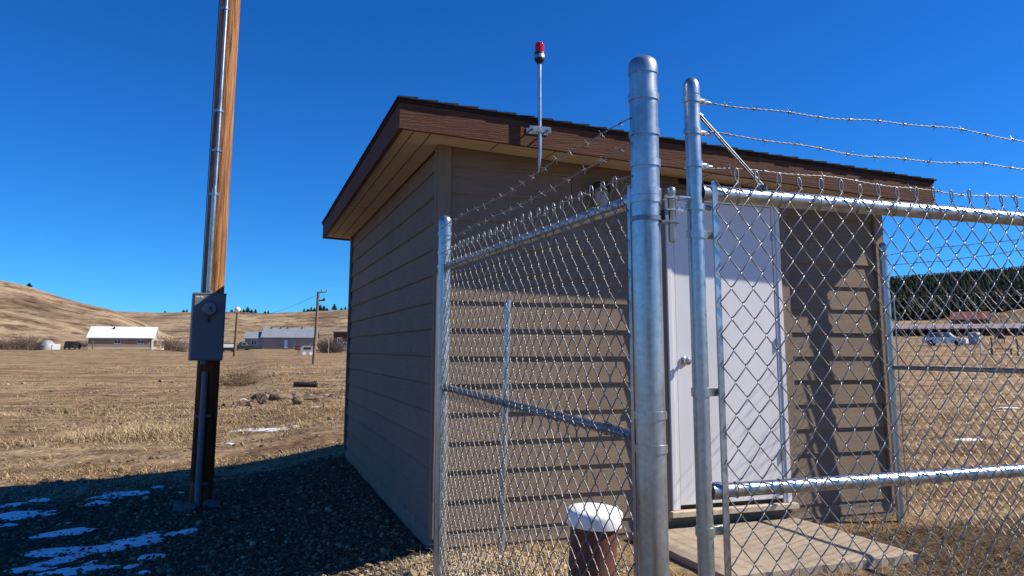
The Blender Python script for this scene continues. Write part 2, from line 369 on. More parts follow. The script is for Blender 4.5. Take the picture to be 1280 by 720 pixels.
# ------------------------------------------------------------------ mesh helpers
class MB:
    def __init__(s): s.v = []; s.f = []; s.sm = []
    def add(s, verts, faces, smooth=False):
        o = len(s.v); s.v.extend([tuple(p) for p in verts])
        s.f.extend([tuple(i + o for i in f) for f in faces]); s.sm.extend([smooth] * len(faces)); return s
    def hexa(s, p):   # 8 corners: bottom 4 ccw, top 4 ccw
        return s.add(p, [(3, 2, 1, 0), (4, 5, 6, 7), (0, 1, 5, 4), (1, 2, 6, 5), (2, 3, 7, 6), (3, 0, 4, 7)])
    def box(s, x0, x1, y0, y1, z0, z1, mat=None):
        p = [Vector(q) for q in ((x0, y0, z0), (x1, y0, z0), (x1, y1, z0), (x0, y1, z0), (x0, y0, z1), (x1, y0, z1), (x1, y1, z1), (x0, y1, z1))]
        if mat is not None: p = [mat @ q for q in p]
        return s.hexa(p)
    def bbox(s, x0, x1, y0, y1, z0, z1, c=.004, mat=None):
        """box with chamfered vertical and horizontal edges"""
        P = []; F = []
        xs = (x0, x1); ys = (y0, y1); zs = (z0, z1)
        idx = {}
        for i in (0, 1):
            for j in (0, 1):
                for k in (0, 1):
                    sx, sy, sz = (1 - 2 * i) * c, (1 - 2 * j) * c, (1 - 2 * k) * c
                    for ax, q in enumerate(((xs[i], ys[j] + sy, zs[k] + sz), (xs[i] + sx, ys[j], zs[k] + sz), (xs[i] + sx, ys[j] + sy, zs[k]))):
                        idx[(i, j, k, ax)] = len(P); P.append(Vector(q))
        g = lambda i, j, k, a: idx[(i, j, k, a)]
        for i in (0, 1): F.append([g(i, 0, 0, 0), g(i, 1, 0, 0), g(i, 1, 1, 0), g(i, 0, 1, 0)][::(1 if i else -1)])
        for j in (0, 1): F.append([g(0, j, 0, 1), g(1, j, 0, 1), g(1, j, 1, 1), g(0, j, 1, 1)][::(-1 if j else 1)])
        for k in (0, 1): F.append([g(0, 0, k, 2), g(1, 0, k, 2), g(1, 1, k, 2), g(0, 1, k, 2)][::(1 if k else -1)])
        for i in (0, 1):
            for j in (0, 1): F.append([g(i, j, 0, 0), g(i, j, 0, 1), g(i, j, 1, 1), g(i, j, 1, 0)])
            for k in (0, 1): F.append([g(i, 0, k, 0), g(i, 0, k, 2), g(i, 1, k, 2), g(i, 1, k, 0)])
        for j in (0, 1):
            for k in (0, 1): F.append([g(0, j, k, 1), g(0, j, k, 2), g(1, j, k, 2), g(1, j, k, 1)])
        for i in (0, 1):
            for j in (0, 1):
                for k in (0, 1): F.append([g(i, j, k, 0), g(i, j, k, 1), g(i, j, k, 2)])
        if mat is not None: P = [mat @ q for q in P]
        return s.add(P, F)
    def tube(s, pts, r, n=8, caps=True, smooth=True):
        pts = [Vector(p) for p in pts]; m = len(pts)
        rs = r if hasattr(r, '__len__') else [r] * m
        V = []; prev = None
        for i in range(m):
            t = (pts[min(i + 1, m - 1)] - pts[max(i - 1, 0)])
            if t.length < 1e-9: t = Vector((0, 0, 1))
            t.normalize()
            if prev is None:
                a = Vector((0, 0, 1)) if abs(t.z) < .9 else Vector((1, 0, 0))
                nrm = t.cross(a).normalized()
            else:
                nrm = prev - t * prev.dot(t)
                nrm = nrm.normalized() if nrm.length > 1e-6 else t.orthogonal().normalized()
            prev = nrm; b = t.cross(nrm)
            for k in range(n):
                an = 2 * math.pi * k / n
                V.append(pts[i] + (nrm * math.cos(an) + b * math.sin(an)) * rs[i])
        F = [(i * n + k, i * n + (k + 1) % n, (i + 1) * n + (k + 1) % n, (i + 1) * n + k) for i in range(m - 1) for k in range(n)]
        s.add(V, F, smooth)
        if caps:
            s.add(V[:n], [tuple(range(n))[::-1]]); s.add(V[-n:], [tuple(range(n))])
        return s
    def wire(s, pts, r, n=5, ref=(0, 1, 0), caps=False):
        """vectorised tube for long thin wires; ref is never parallel to the wire"""
        P = np.array([tuple(p) for p in pts], float); m = len(P)
        T = np.empty_like(P); T[1:-1] = P[2:] - P[:-2]; T[0] = P[1] - P[0]; T[-1] = P[-1] - P[-2]
        T /= np.linalg.norm(T, axis=1)[:, None] + 1e-12
        A = np.cross(T, np.array(ref, float)); A /= np.linalg.norm(A, axis=1)[:, None] + 1e-12
        B = np.cross(T, A); an = 2 * np.pi * np.arange(n) / n
        V = P[:, None] + r * (A[:, None] * np.cos(an)[None, :, None] + B[:, None] * np.sin(an)[None, :, None])
        i = np.arange(m - 1)[:, None] * n; k = np.arange(n)[None]; k2 = (k + 1) % n
        F = np.stack([i + k, i + k2, i + n + k2, i + n + k], -1).reshape(-1, 4)
        o = len(s.v); s.v.extend(map(tuple, V.reshape(-1, 3).tolist())); s.f.extend(map(tuple, (F + o).tolist())); s.sm.extend([True] * len(F)); return s
    def lathe(s, prof, n=24, base=(0, 0, 0), mat=None, smooth=True):
        """prof = [(r, z), ...]; repeated points make a hard edge"""
        base = Vector(base)
        pr = [prof[0]]
        for q in prof[1:]:
            if abs(q[0] - pr[-1][0]) > 1e-9 or abs(q[1] - pr[-1][1]) > 1e-9: pr.append(q)
        def ring(r, z):
            P = [Vector((r * math.cos(2 * math.pi * k / n), r * math.sin(2 * math.pi * k / n), z)) for k in range(n)]
            return [(mat @ p if mat is not None else p) + base for p in P]
        groups = [[pr[0]]]
        for i in range(1, len(pr)):
            groups[-1].append(pr[i])
            if i < len(pr) - 1:
                d0 = Vector((pr[i][0] - pr[i - 1][0], pr[i][1] - pr[i - 1][1])); d1 = Vector((pr[i + 1][0] - pr[i][0], pr[i + 1][1] - pr[i][1]))
                if d0.angle(d1) > R(48): groups.append([pr[i]])
        for gq in groups:
            V = []
            for (r_, z_) in gq: V += ring(max(r_, 1e-5), z_)
            F = [(i * n + k, i * n + (k + 1) % n, (i + 1) * n + (k + 1) % n, (i + 1) * n + k) for i in range(len(gq) - 1) for k in range(n)]
            s.add(V, F, smooth)
        return s
    def dome(s, r, z, h, n=24, k=7):
        V = []
        for i in range(k):
            a = math.pi / 2 * i / k
            V += [(r * math.cos(a) * math.cos(2 * math.pi * j / n), r * math.cos(a) * math.sin(2 * math.pi * j / n), z + h * math.sin(a)) for j in range(n)]
        V.append((0, 0, z + h)); F = [(i * n + j, i * n + (j + 1) % n, (i + 1) * n + (j + 1) % n, (i + 1) * n + j) for i in range(k - 1) for j in range(n)]
        F += [((k - 1) * n + j, (k - 1) * n + (j + 1) % n, k * n) for j in range(n)]
        return s.add(V, F, True)
    def prism(s, poly, y0, y1, mat=None):
        """poly in (x, z), extruded along y"""
        n = len(poly)
        V = [Vector((x, y0, z)) for x, z in poly] + [Vector((x, y1, z)) for x, z in poly]
        if mat is not None: V = [mat @ q for q in V]
        return s.add(V, [tuple(range(n)), tuple(range(2 * n - 1, n - 1, -1))] + [(i, n + i, n + (i + 1) % n, (i + 1) % n) for i in range(n)])
    def build(s, name, mat, parent=None, weld=False):
        me = bpy.data.meshes.new(name)
        me.from_pydata([tuple(p) for p in s.v], [], s.f)
        me.polygons.foreach_set('use_smooth', s.sm)
        if weld:
            import bmesh
            bm = bmesh.new(); bm.from_mesh(me); bmesh.ops.remove_doubles(bm, verts=bm.verts, dist=1e-5)
            bmesh.ops.recalc_face_normals(bm, faces=bm.faces); bm.to_mesh(me); bm.free()
        me.materials.append(mat); me.update()
        o = bpy.data.objects.new(name, me); COL.objects.link(o)
        if parent is not None: o.parent = parent
        return o

def np_mesh(name, V, F, mat, tone=None, smooth=False):
    """big mesh from arrays; F is (n,3) or (n,4)"""
    me = bpy.data.meshes.new(name)
    nv, nf, k = len(V), len(F), F.shape[1]
    me.vertices.add(nv); me.vertices.foreach_set('co', np.ascontiguousarray(V, dtype=np.float32).ravel())
    me.loops.add(nf * k); me.loops.foreach_set('vertex_index', np.ascontiguousarray(F, dtype=np.int32).ravel())
    me.polygons.add(nf); me.polygons.foreach_set('loop_start', np.arange(0, nf * k, k, dtype=np.int32))
    me.polygons.foreach_set('loop_total', np.full(nf, k, dtype=np.int32))
    me.polygons.foreach_set('use_smooth', np.full(nf, smooth, dtype=bool))
    me.update(calc_edges=True); me.validate()
    if tone is not None:
        for nm, arr in (tone.items() if isinstance(tone, dict) else [('tone', tone)]):
            at = me.attributes.new(nm, 'FLOAT', 'POINT'); at.data.foreach_set('value', np.ascontiguousarray(arr, dtype=np.float32))
    me.materials.append(mat)
    o = bpy.data.objects.new(name, me); COL.objects.link(o); return o

def tag(o, label, cat, group=None):
    o['label'] = label; o['category'] = cat
    if group: o['group'] = group
    return o

def thing(name, label, cat, loc=(0, 0, 0), rz=0.0, group=None):
    o = bpy.data.objects.new(name, None); COL.objects.link(o)
    o.empty_display_size = .2; o.location = loc; o.rotation_euler = (0, 0, rz)
    return tag(o, label, cat, group)

def kind(o, k): o['kind'] = k; return o

def copy_tree(o, parent=None):
    c = o.copy(); COL.objects.link(c); c.parent = parent
    for ch in list(o.children): copy_tree(ch, c)
    return c

# ------------------------------------------------------------------ ground
def build_ground():
    az = np.concatenate([np.radians(np.arange(-180, -46, 4.0)), np.radians(np.arange(-46, 46, .28)), np.radians(np.arange(46, 180, 4.0))])
    rr = [0.5]
    while rr[-1] < 2600:
        rr.append(rr[-1] * (1.028 if 3 < rr[-1] < 30 or 200 < rr[-1] < 800 else 1.06))
    rr = np.array(rr); A, B = len(az), len(rr)
    RR, AZ = np.meshgrid(rr, az, indexing='ij')
    X = RR * np.sin(AZ); Y = RR * np.cos(AZ); Z = terrain(X, Y)
    V = np.stack([X, Y, Z], -1).reshape(-1, 3)
    V = np.vstack([V, [[0, 0, tz(0.01, 0.01)]]])
    i = np.arange(B - 1)[:, None] * A; j = np.arange(A)[None, :]; j2 = (j + 1) % A
    F = np.stack([i + j, i + j2, i + A + j2, i + A + j], -1).reshape(-1, 4)[:, ::-1]
    c = len(V) - 1
    F2 = np.stack([np.full(A, c), np.arange(A), (np.arange(A) + 1) % A, (np.arange(A) + 1) % A], -1)
    u, v = shed_uv(V[:, 0], V[:, 1])
    # gravel pad along the shed's left side and toward the camera
    gl = sstep(-7.5, -4.5, u) * (1 - sstep(-.2, .6, u)) * (1 - sstep(4.4, 5.8, v - .12 * u)) * sstep(-6, -4, v)
    gfr = sstep(-.3, .2, u) * (1 - sstep(.0, .9, u)) * (1 - sstep(-.9, -.1, v)) * .45
    gfr = np.maximum(gfr, .8 * sstep(2.3, 2.9, u) * (1 - sstep(4.2, 5.5, u)) * sstep(-3.2, -2.2, v) * (1 - sstep(-.5, -.1, v)))
    gr = np.clip(np.maximum(gl, gfr), 0, 1)
    r = np.hypot(V[:, 0], V[:, 1]); hill = sstep(190, 270, r)
    o = np_mesh('ground', V, F, M['ground'], {'gravel': gr, 'hill': hill}, True)
    me = o.data
    kind(o, 'structure'); o['label'] = 'dry tan field with a dark gravel pad and bare grassy hills'
    return o
build_ground()

def gravel_weight(x, y):
    u, v = shed_uv(x, y)
    gl = sstep(-7.0, -4.5, u) * (1 - sstep(-.15, .3, u)) * (1 - sstep(4.4, 5.5, v - .12 * u))
    return gl

def in_shed(x, y, m=0.0):
    u, v = shed_uv(x, y)
    return (u > -m) & (u < 3.84 + m) & (v > -m) & (v < 4.82 + m)

# gravel stones
def build_gravel():
    t = (1 + 5 ** .5) / 2
    ico = np.array([(-1, t, 0), (1, t, 0), (-1, -t, 0), (1, -t, 0), (0, -1, t), (0, 1, t), (0, -1, -t), (0, 1, -t), (t, 0, -1), (t, 0, 1), (-t, 0, -1), (-t, 0, 1)], float)
    ico /= np.linalg.norm(ico[0])
    fc = np.array([(0, 11, 5), (0, 5, 1), (0, 1, 7), (0, 7, 10), (0, 10, 11), (1, 5, 9), (5, 11, 4), (11, 10, 2), (10, 7, 6), (7, 1, 8), (3, 9, 4), (3, 4, 2), (3, 2, 6), (3, 6, 8), (3, 8, 9), (4, 9, 5), (2, 4, 11), (6, 2, 10), (8, 6, 7), (9, 8, 1)])
    n = 34000
    az = np.radians(rng.uniform(-37, 8, n)); r = 3.4 * (10.5 / 3.4) ** rng.random(n)
    x, y = r * np.sin(az), r * np.cos(az)
    w = gravel_weight(x, y)
    u, v = shed_uv(x, y)
    w = np.maximum(w, .5 * (u > -.3) * (v < -.25) * (u < 1.2))
    k = (rng.random(n) < w * .95) & ~in_shed(x, y, .03)
    x, y, r = x[k], y[k], r[k]; n = len(x)
    s = rng.lognormal(math.log(.0098), .40, n) * (0.75 + .05 * r)
    z = terrain(x, y) + s * .25
    sc = s[:, None] * rng.uniform(.65, 1.35, (n, 3)); sc[:, 2] *= .7
    jit = ico[None] * rng.uniform(.75, 1.2, (n, 12, 1)) * sc[:, None, :]
    an = rng.uniform(0, 6.28, n); ca, sa = np.cos(an)[:, None], np.sin(an)[:, None]
    V = np.stack([jit[..., 0] * ca - jit[..., 1] * sa + x[:, None], jit[..., 0] * sa + jit[..., 1] * ca + y[:, None], jit[..., 2] + z[:, None]], -1)
    F = fc[None] + (np.arange(n) * 12)[:, None, None]
    u, v = shed_uv(x, y)
    tone = np.repeat(np.clip(rng.normal(.50, .21, n) + .26 * sstep(-.6, -.1, u) * (v < 0) * 1.0 + .25 * (v < .05 * u) * sstep(-2.2, -.8, u), 0, 1), 12)  # stones in the sunlit front strip get a lighter tone: sunlight painted in
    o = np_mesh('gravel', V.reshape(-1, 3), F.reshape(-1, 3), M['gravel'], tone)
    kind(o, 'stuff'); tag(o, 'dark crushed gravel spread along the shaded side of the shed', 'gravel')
build_gravel()

def build_clods():
    t = (1 + 5 ** .5) / 2
    ico = np.array([(-1, t, 0), (1, t, 0), (-1, -t, 0), (1, -t, 0), (0, -1, t), (0, 1, t), (0, -1, -t), (0, 1, -t), (t, 0, -1), (t, 0, 1), (-t, 0, -1), (-t, 0, 1)], float)
    ico /= np.linalg.norm(ico[0])
    fc = np.array([(0, 11, 5), (0, 5, 1), (0, 1, 7), (0, 7, 10), (0, 10, 11), (1, 5, 9), (5, 11, 4), (11, 10, 2), (10, 7, 6), (7, 1, 8), (3, 9, 4), (3, 4, 2), (3, 2, 6), (3, 6, 8), (3, 8, 9), (4, 9, 5), (2, 4, 11), (6, 2, 10), (8, 6, 7), (9, 8, 1)])
    n = 14000
    az = np.radians(rng.uniform(-37, -8, n)); r = 7 * (40 / 7) ** rng.random(n); x, y = r * np.sin(az), r * np.cos(az)
    hp = at_ground(345, 500); m = 2200
    x = np.concatenate([x, rng.normal(hp.x + .3, 1.5, m)]); y = np.concatenate([y, rng.normal(hp.y + .3, .8, m)]); r = np.hypot(x, y)
    heap = np.exp(-((x - hp.x) / 1.6) ** 2 - ((y - hp.y) / 1.0) ** 2)
    pr = sstep(-.05, .25, fbm(x / 2.2, y / 1.4, 63, 4)) * .7 + heap
    k = (rng.random(len(x)) < pr * (1 - gravel_weight(x, y))) & ~in_shed(x, y, .1); x, y, r, heap = x[k], y[k], r[k], heap[k]; n = len(x)
    s = rng.lognormal(math.log(.016), .5, n) * (1 + .03 * r) * (1 + 1.1 * heap * rng.random(n))
    sc = s[:, None] * rng.uniform(.6, 1.4, (n, 3)); sc[:, 2] *= .6
    jit = ico[None] * rng.uniform(.7, 1.2, (n, 12, 1)) * sc[:, None, :]
    z = terrain(x, y) + s * .15
    V = jit + np.stack([x, y, z], -1)[:, None, :]
    tone = np.repeat(np.clip(rng.normal(.45, .25, n), 0, 1), 12)
    o = np_mesh('dirt_clods', V.reshape(-1, 3), (fc[None] + (np.arange(n) * 12)[:, None, None]).reshape(-1, 3), M['clod'], tone)
    kind(o, 'stuff'); tag(o, 'loose brown dirt clods scattered over the bare parts of the field', 'dirt')
build_clods()

def blades(x, y, h, w, lean, name, label, cat, mat='straw', tone_mu=.5, tone_sd=.22, curl=.5):
    n = len(x); z = terrain(x, y)
    an = rng.uniform(0, 2 * math.pi, n); d = np.stack([np.cos(an), np.sin(an)], -1)
    pn = np.stack([-d[:, 1], d[:, 0]], -1)
    si = np.sqrt(np.clip(1 - lean ** 2, .004, 1)); mid = lean * h * .5; tip = lean * h * (.95 + curl * .5 * rng.random(n))
    z1 = h * (.52 * si + .06 + .1 * rng.random(n)); z2 = h * si * rng.uniform(.7, 1.05, n)
    V = np.zeros((n, 5, 3))
    b = np.stack([x, y], -1)
    V[:, 0, :2] = b - pn * w[:, None]; V[:, 1, :2] = b + pn * w[:, None]
    V[:, 2, :2] = b + d * mid[:, None] + pn * w[:, None] * .8; V[:, 3, :2] = b + d * mid[:, None] - pn * w[:, None] * .8
    V[:, 4, :2] = b + d * tip[:, None]
    V[:, 0:2, 2] = (z - .004)[:, None]; V[:, 2:4, 2] = (z + z1)[:, None]; V[:, 4, 2] = z + z2
    o5 = (np.arange(n) * 5)[:, None, None]
    F = np.array([[0, 1, 2], [0, 2, 3], [3, 2, 4]])[None] + o5
    tone = np.repeat(np.clip(rng.normal(tone_mu, tone_sd, n), 0, 1), 5)
    ob = np_mesh(name, V.reshape(-1, 3), F.reshape(-1, 3), M[mat], tone)
    kind(ob, 'stuff'); tag(ob, label, cat); return ob

def build_grass():
    n = 190000
    az = np.radians(rng.uniform(-37, -9, n)); r = 6.5 * (75 / 6.5) ** (rng.random(n) ** 1.15)
    x, y = r * np.sin(az), r * np.cos(az)
    patch = fbm(x / 5.0, y / 2.4, 31, 3); clump = .8 * fbm(x / .55, y / .45, 21, 4) + 1.3 * patch
    tc = at_ground(150, 546); t2 = at_ground(20, 556)
    tuft = np.exp(-(((x - tc.x) / 1.15) ** 2 + ((y - tc.y) / .75) ** 2)) + .6 * np.exp(-(((x - t2.x) / .7) ** 2 + ((y - t2.y) / .5) ** 2))
    g = gravel_weight(x, y)
    p = sstep(-.06, .34, clump) * .55 + tuft * .9
    k = (rng.random(n) < p * (1 - g) ** 3 * np.maximum(.55 + .45 * sstep(9, 13, r), np.clip(tuft, 0, 1))) & ~in_shed(x, y, .15)
    x, y, r, cl, tf = x[k], y[k], r[k], clump[k], tuft[k]
    m = len(x)
    h = rng.uniform(.03, .13, m) * (.6 + .4 * sstep(9.5, 14, r)) * (1 + 1.2 * np.clip(cl, 0, .4)) * (1 + 1.8 * tf) * (1 + r / 90)
    w = rng.uniform(.0013, .0032, m) * (1 + r / 14)
    lean = np.clip(rng.normal(.95, .06, m) - .33 * tf * rng.random(m), .15, .997)
    tm = .47 + .9 * fbm(x / 1.3, y / 2.2, 61, 3) + .38 * tf
    blades(x, y, h, w, lean, 'dry_grass', 'short dry straw coloured grass over the open field', 'grass', tone_mu=tm, tone_sd=.26, curl=1.1)
build_grass()

def build_litter():
    n = 42000
    az = np.radians(rng.uniform(-12, 40, n)); r = 3.2 * (26 / 3.2) ** (rng.random(n) ** 1.1)
    x, y = r * np.sin(az), r * np.cos(az)
    u, v = shed_uv(x, y)
    k = ((v < -.02) | (u > 3.9)) & (u > -.25) & ~((u > 1.25) & (u < 2.95) & (v > -1.2) & (v < 0)) & (rng.random(n) < .25 + 1.6 * sstep(-.2, .25, fbm(x / .5, y / .5, 41, 3)))
    x, y, r = x[k], y[k], r[k]; m = len(x)
    far = sstep(5, 9, r)
    h = rng.uniform(.04, .13, m) * (1 + r / 40); w = rng.uniform(.0012, .0026, m) * (1 + r / 12)
    lean = np.clip(rng.normal(.93, .08, m), .4, .995)
    u, v = shed_uv(x, y)
    tm = .44 - .22 * sstep(2.4, 3.0, u) * (1 - sstep(4.5, 6, u)) * (1 - sstep(-.4, .1, v))
    blades(x, y, h, w, lean, 'straw_litter', 'dry straw and leaf litter lying inside the fenced yard', 'straw', tone_mu=tm, tone_sd=.24)
    # sparse stalks poking out of the gravel and along the shed corner
    n = 700
    x = rng.uniform(-4.5, -.6, n); y = rng.uniform(3.9, 8.5, n)
    u, v = shed_uv(x, y); k = (u < -.08) & (fbm(x / .6, y / .6, 77, 2) > -.02)
    x, y = x[k], y[k]; m = len(x)
    xc = rng.normal(-.62, .13, 260); yc = rng.normal(4.72, .12, 260)
    x = np.concatenate([x, xc]); y = np.concatenate([y, yc]); m = len(x)
    k = ~in_shed(x, y, .02); x, y = x[k], y[k]; m = len(x)
    blades(x, y, rng.uniform(.04, .11, m), rng.uniform(.001, .002, m), np.clip(rng.normal(.8, .2, m), .2, .99),
           'dry_stalks', 'sparse dry stalks poking out of the dark gravel', 'straw', tone_mu=.4)
build_litter()

# old snow: a thin sheet that only rises above the ground inside irregular patches
def build_snow():
    PATCH = [(150, 620, 42, 6.5, -.10), (30, 646, 48, 7, -.16), (15, 634, 25, 3.5, -.14), (50, 628, 16, 3, -.1), (85, 655, 30, 5, -.20), (95, 665, 22, 3, -.2), (120, 632, 18, 2.5, -.1),
             (85, 668, 40, 4, -.13), (165, 680, 72, 9, -.17), (75, 690, 40, 7, -.12), (60, 708, 52, 8, -.20), (95, 716, 55, 6, -.12), (115, 705, 16, 4, -.15), (190, 698, 22, 3, -.1), (165, 710, 12, 3, -.2),
             (237, 665, 16, 2.5, -.15), (196, 611, 14, 2, -.1), (10, 660, 16, 2.4, -.1), (180, 718, 10, 3, -.1), (225, 617, 10, 1.8, 0),
             (328, 538, 34, 2.9, -.04), (371, 534, 6, 1.2, 0), (305, 501, 6, 1.8, 0), (288, 556, 8, 1.2, 0), (395, 510, 6, 1.4, 0), (1262, 508, 20, 2.0, 0), (1215, 548, 22, 2.4, 0)]
    VV = []; FF = []; off = 0
    for (cx, cy, rx, ry, sl) in PATCH:
        ry *= .85
        c = at_ground(cx, cy); e1 = at_ground(cx - rx * 1.6, cy - sl * -0 ); d = c.y
        ex = abs(rx * 1.7 / FPX * d); ey0 = at_ground(cx, cy - ry * 1.8 - abs(sl) * rx * 1.3); ey1 = at_ground(cx, cy + ry * 1.8 + abs(sl) * rx * 1.3)
        st = max(.016, d * .0022)
        xs = np.arange(c.x - ex, c.x + ex, st); ys = np.arange(ey1.y, ey0.y, st * 1.3)
        if len(xs) < 2 or len(ys) < 2: continue
        X, Y = np.meshgrid(xs, ys, indexing='ij'); Z = terrain(X, Y)
        d_ = Y * math.cos(PITCH) + (Z - EYE) * math.sin(PITCH)
        px = PX + X / d_ * FPX; py = PY - (-Y * math.sin(PITCH) + (Z - EYE) * math.cos(PITCH)) / d_ * FPX
        qx = (px - cx) / rx; qy = (py - cy - sl * (px - cx)) / ry
        f = .98 - (qx ** 2 + qy ** 2) + 2.9 * fbm((X + .3 * Y) / .50, (Y - .25 * X) / .16, 55, 5) + .9 * fbm(X / .06, Y / .07, 57, 3)
        H = Z - .006 + np.clip(f, -.5, .9) * .022
        a, b = X.shape
        V = np.stack([X, Y, H], -1).reshape(-1, 3)
        ii = (np.arange(a - 1)[:, None] * b + np.arange(b - 1)[None]).ravel()
        F = np.stack([ii, ii + b, ii + b + 1, ii + 1], -1)
        keep = f.reshape(-1)[F].max(1) > -.05; F = F[keep]
        if len(F) == 0: continue
        used = np.unique(F); mp = np.full(len(V), -1); mp[used] = np.arange(len(used))
        VV.append(V[used]); FF.append(mp[F] + off); off += len(used)
    o = np_mesh('snow', np.vstack(VV), np.vstack(FF), M['snow'], None, True)
    kind(o, 'stuff'); tag(o, 'melting streaks of old snow on the shaded gravel', 'snow')
build_snow()

# ------------------------------------------------------------------ shed
SW, SD, Z0, SL = 3.84, 4.80, .065, .048     # width, depth, first lap, roof fall per metre
def soff(u): return 2.655 - SL * u

def lap_wall(along, fixed, a0, a1, ztop, outward, joints):
    """lap boards as wedges; 'along' is 'u' or 'v'; joints[k] = seam positions"""
    mb = MB(); ex = .188; k = 0
    z = Z0 - ex * .1
    rows = int((ztop - Z0) / ex) + 1
    for k in range(-1, rows):
        zb = Z0 + ex * k if k >= 0 else -.035; zt = min(Z0 + ex * (k + 1) + .03, ztop)
        segs = [a0] + [j for j in joints.get(k, [])] + [a1]
        for s0, s1 in zip(segs, segs[1:]):
            g = .0022
            p0, p1 = (s0 + (g if s0 > a0 else 0)), (s1 - (g if s1 < a1 else 0))
            tb, tt = .022 + random.uniform(-.001, .002), .004
            jz = random.uniform(-.002, .002)
            def P(a, t, zz):
                return (a, fixed + outward * t, zz) if along == 'u' else (fixed + outward * t, a, zz)
            z0_, z1_ = (min(zt, soff(p0) + .008), min(zt, soff(p1) + .008)) if along == 'u' else (zt, zt)
            if min(z0_, z1_) < zb + .02: continue
            q = [P(p0, tb, zb + jz), P(p1, tb, zb + jz), P(p1, -.006, zb + jz), P(p0, -.006, zb + jz), P(p0, tt, z0_), P(p1, tt, z1_), P(p1, -.006, z1_), P(p0, -.006, z0_)]
            c = .008
            mb.add([P(p0, tb - c, zb + jz), P(p1, tb - c, zb + jz), P(p1, -.006, zb + jz), P(p0, -.006, zb + jz), P(p0, tb, zb + jz + c), P(p1, tb, zb + jz + c), q[4], q[5], q[6], q[7]],
                   [(0, 1, 5, 4), (4, 5, 7, 6), (3, 2, 1, 0), (6, 7, 8, 9), (2, 3, 9, 8), (0, 4, 6, 9, 3), (5, 1, 2, 8, 7)])
    return mb

def slab_sl(mb, u0, u1, v0, v1, h0, h1):
    mb.hexa([(u0, v0, soff(u0) + h0), (u1, v0, soff(u1) + h0), (u1, v1, soff(u1) + h0), (u0, v1, soff(u0) + h0),
             (u0, v0, soff(u0) + h1), (u1, v0, soff(u1) + h1), (u1, v1, soff(u1) + h1), (u0, v1, soff(u0) + h1)])

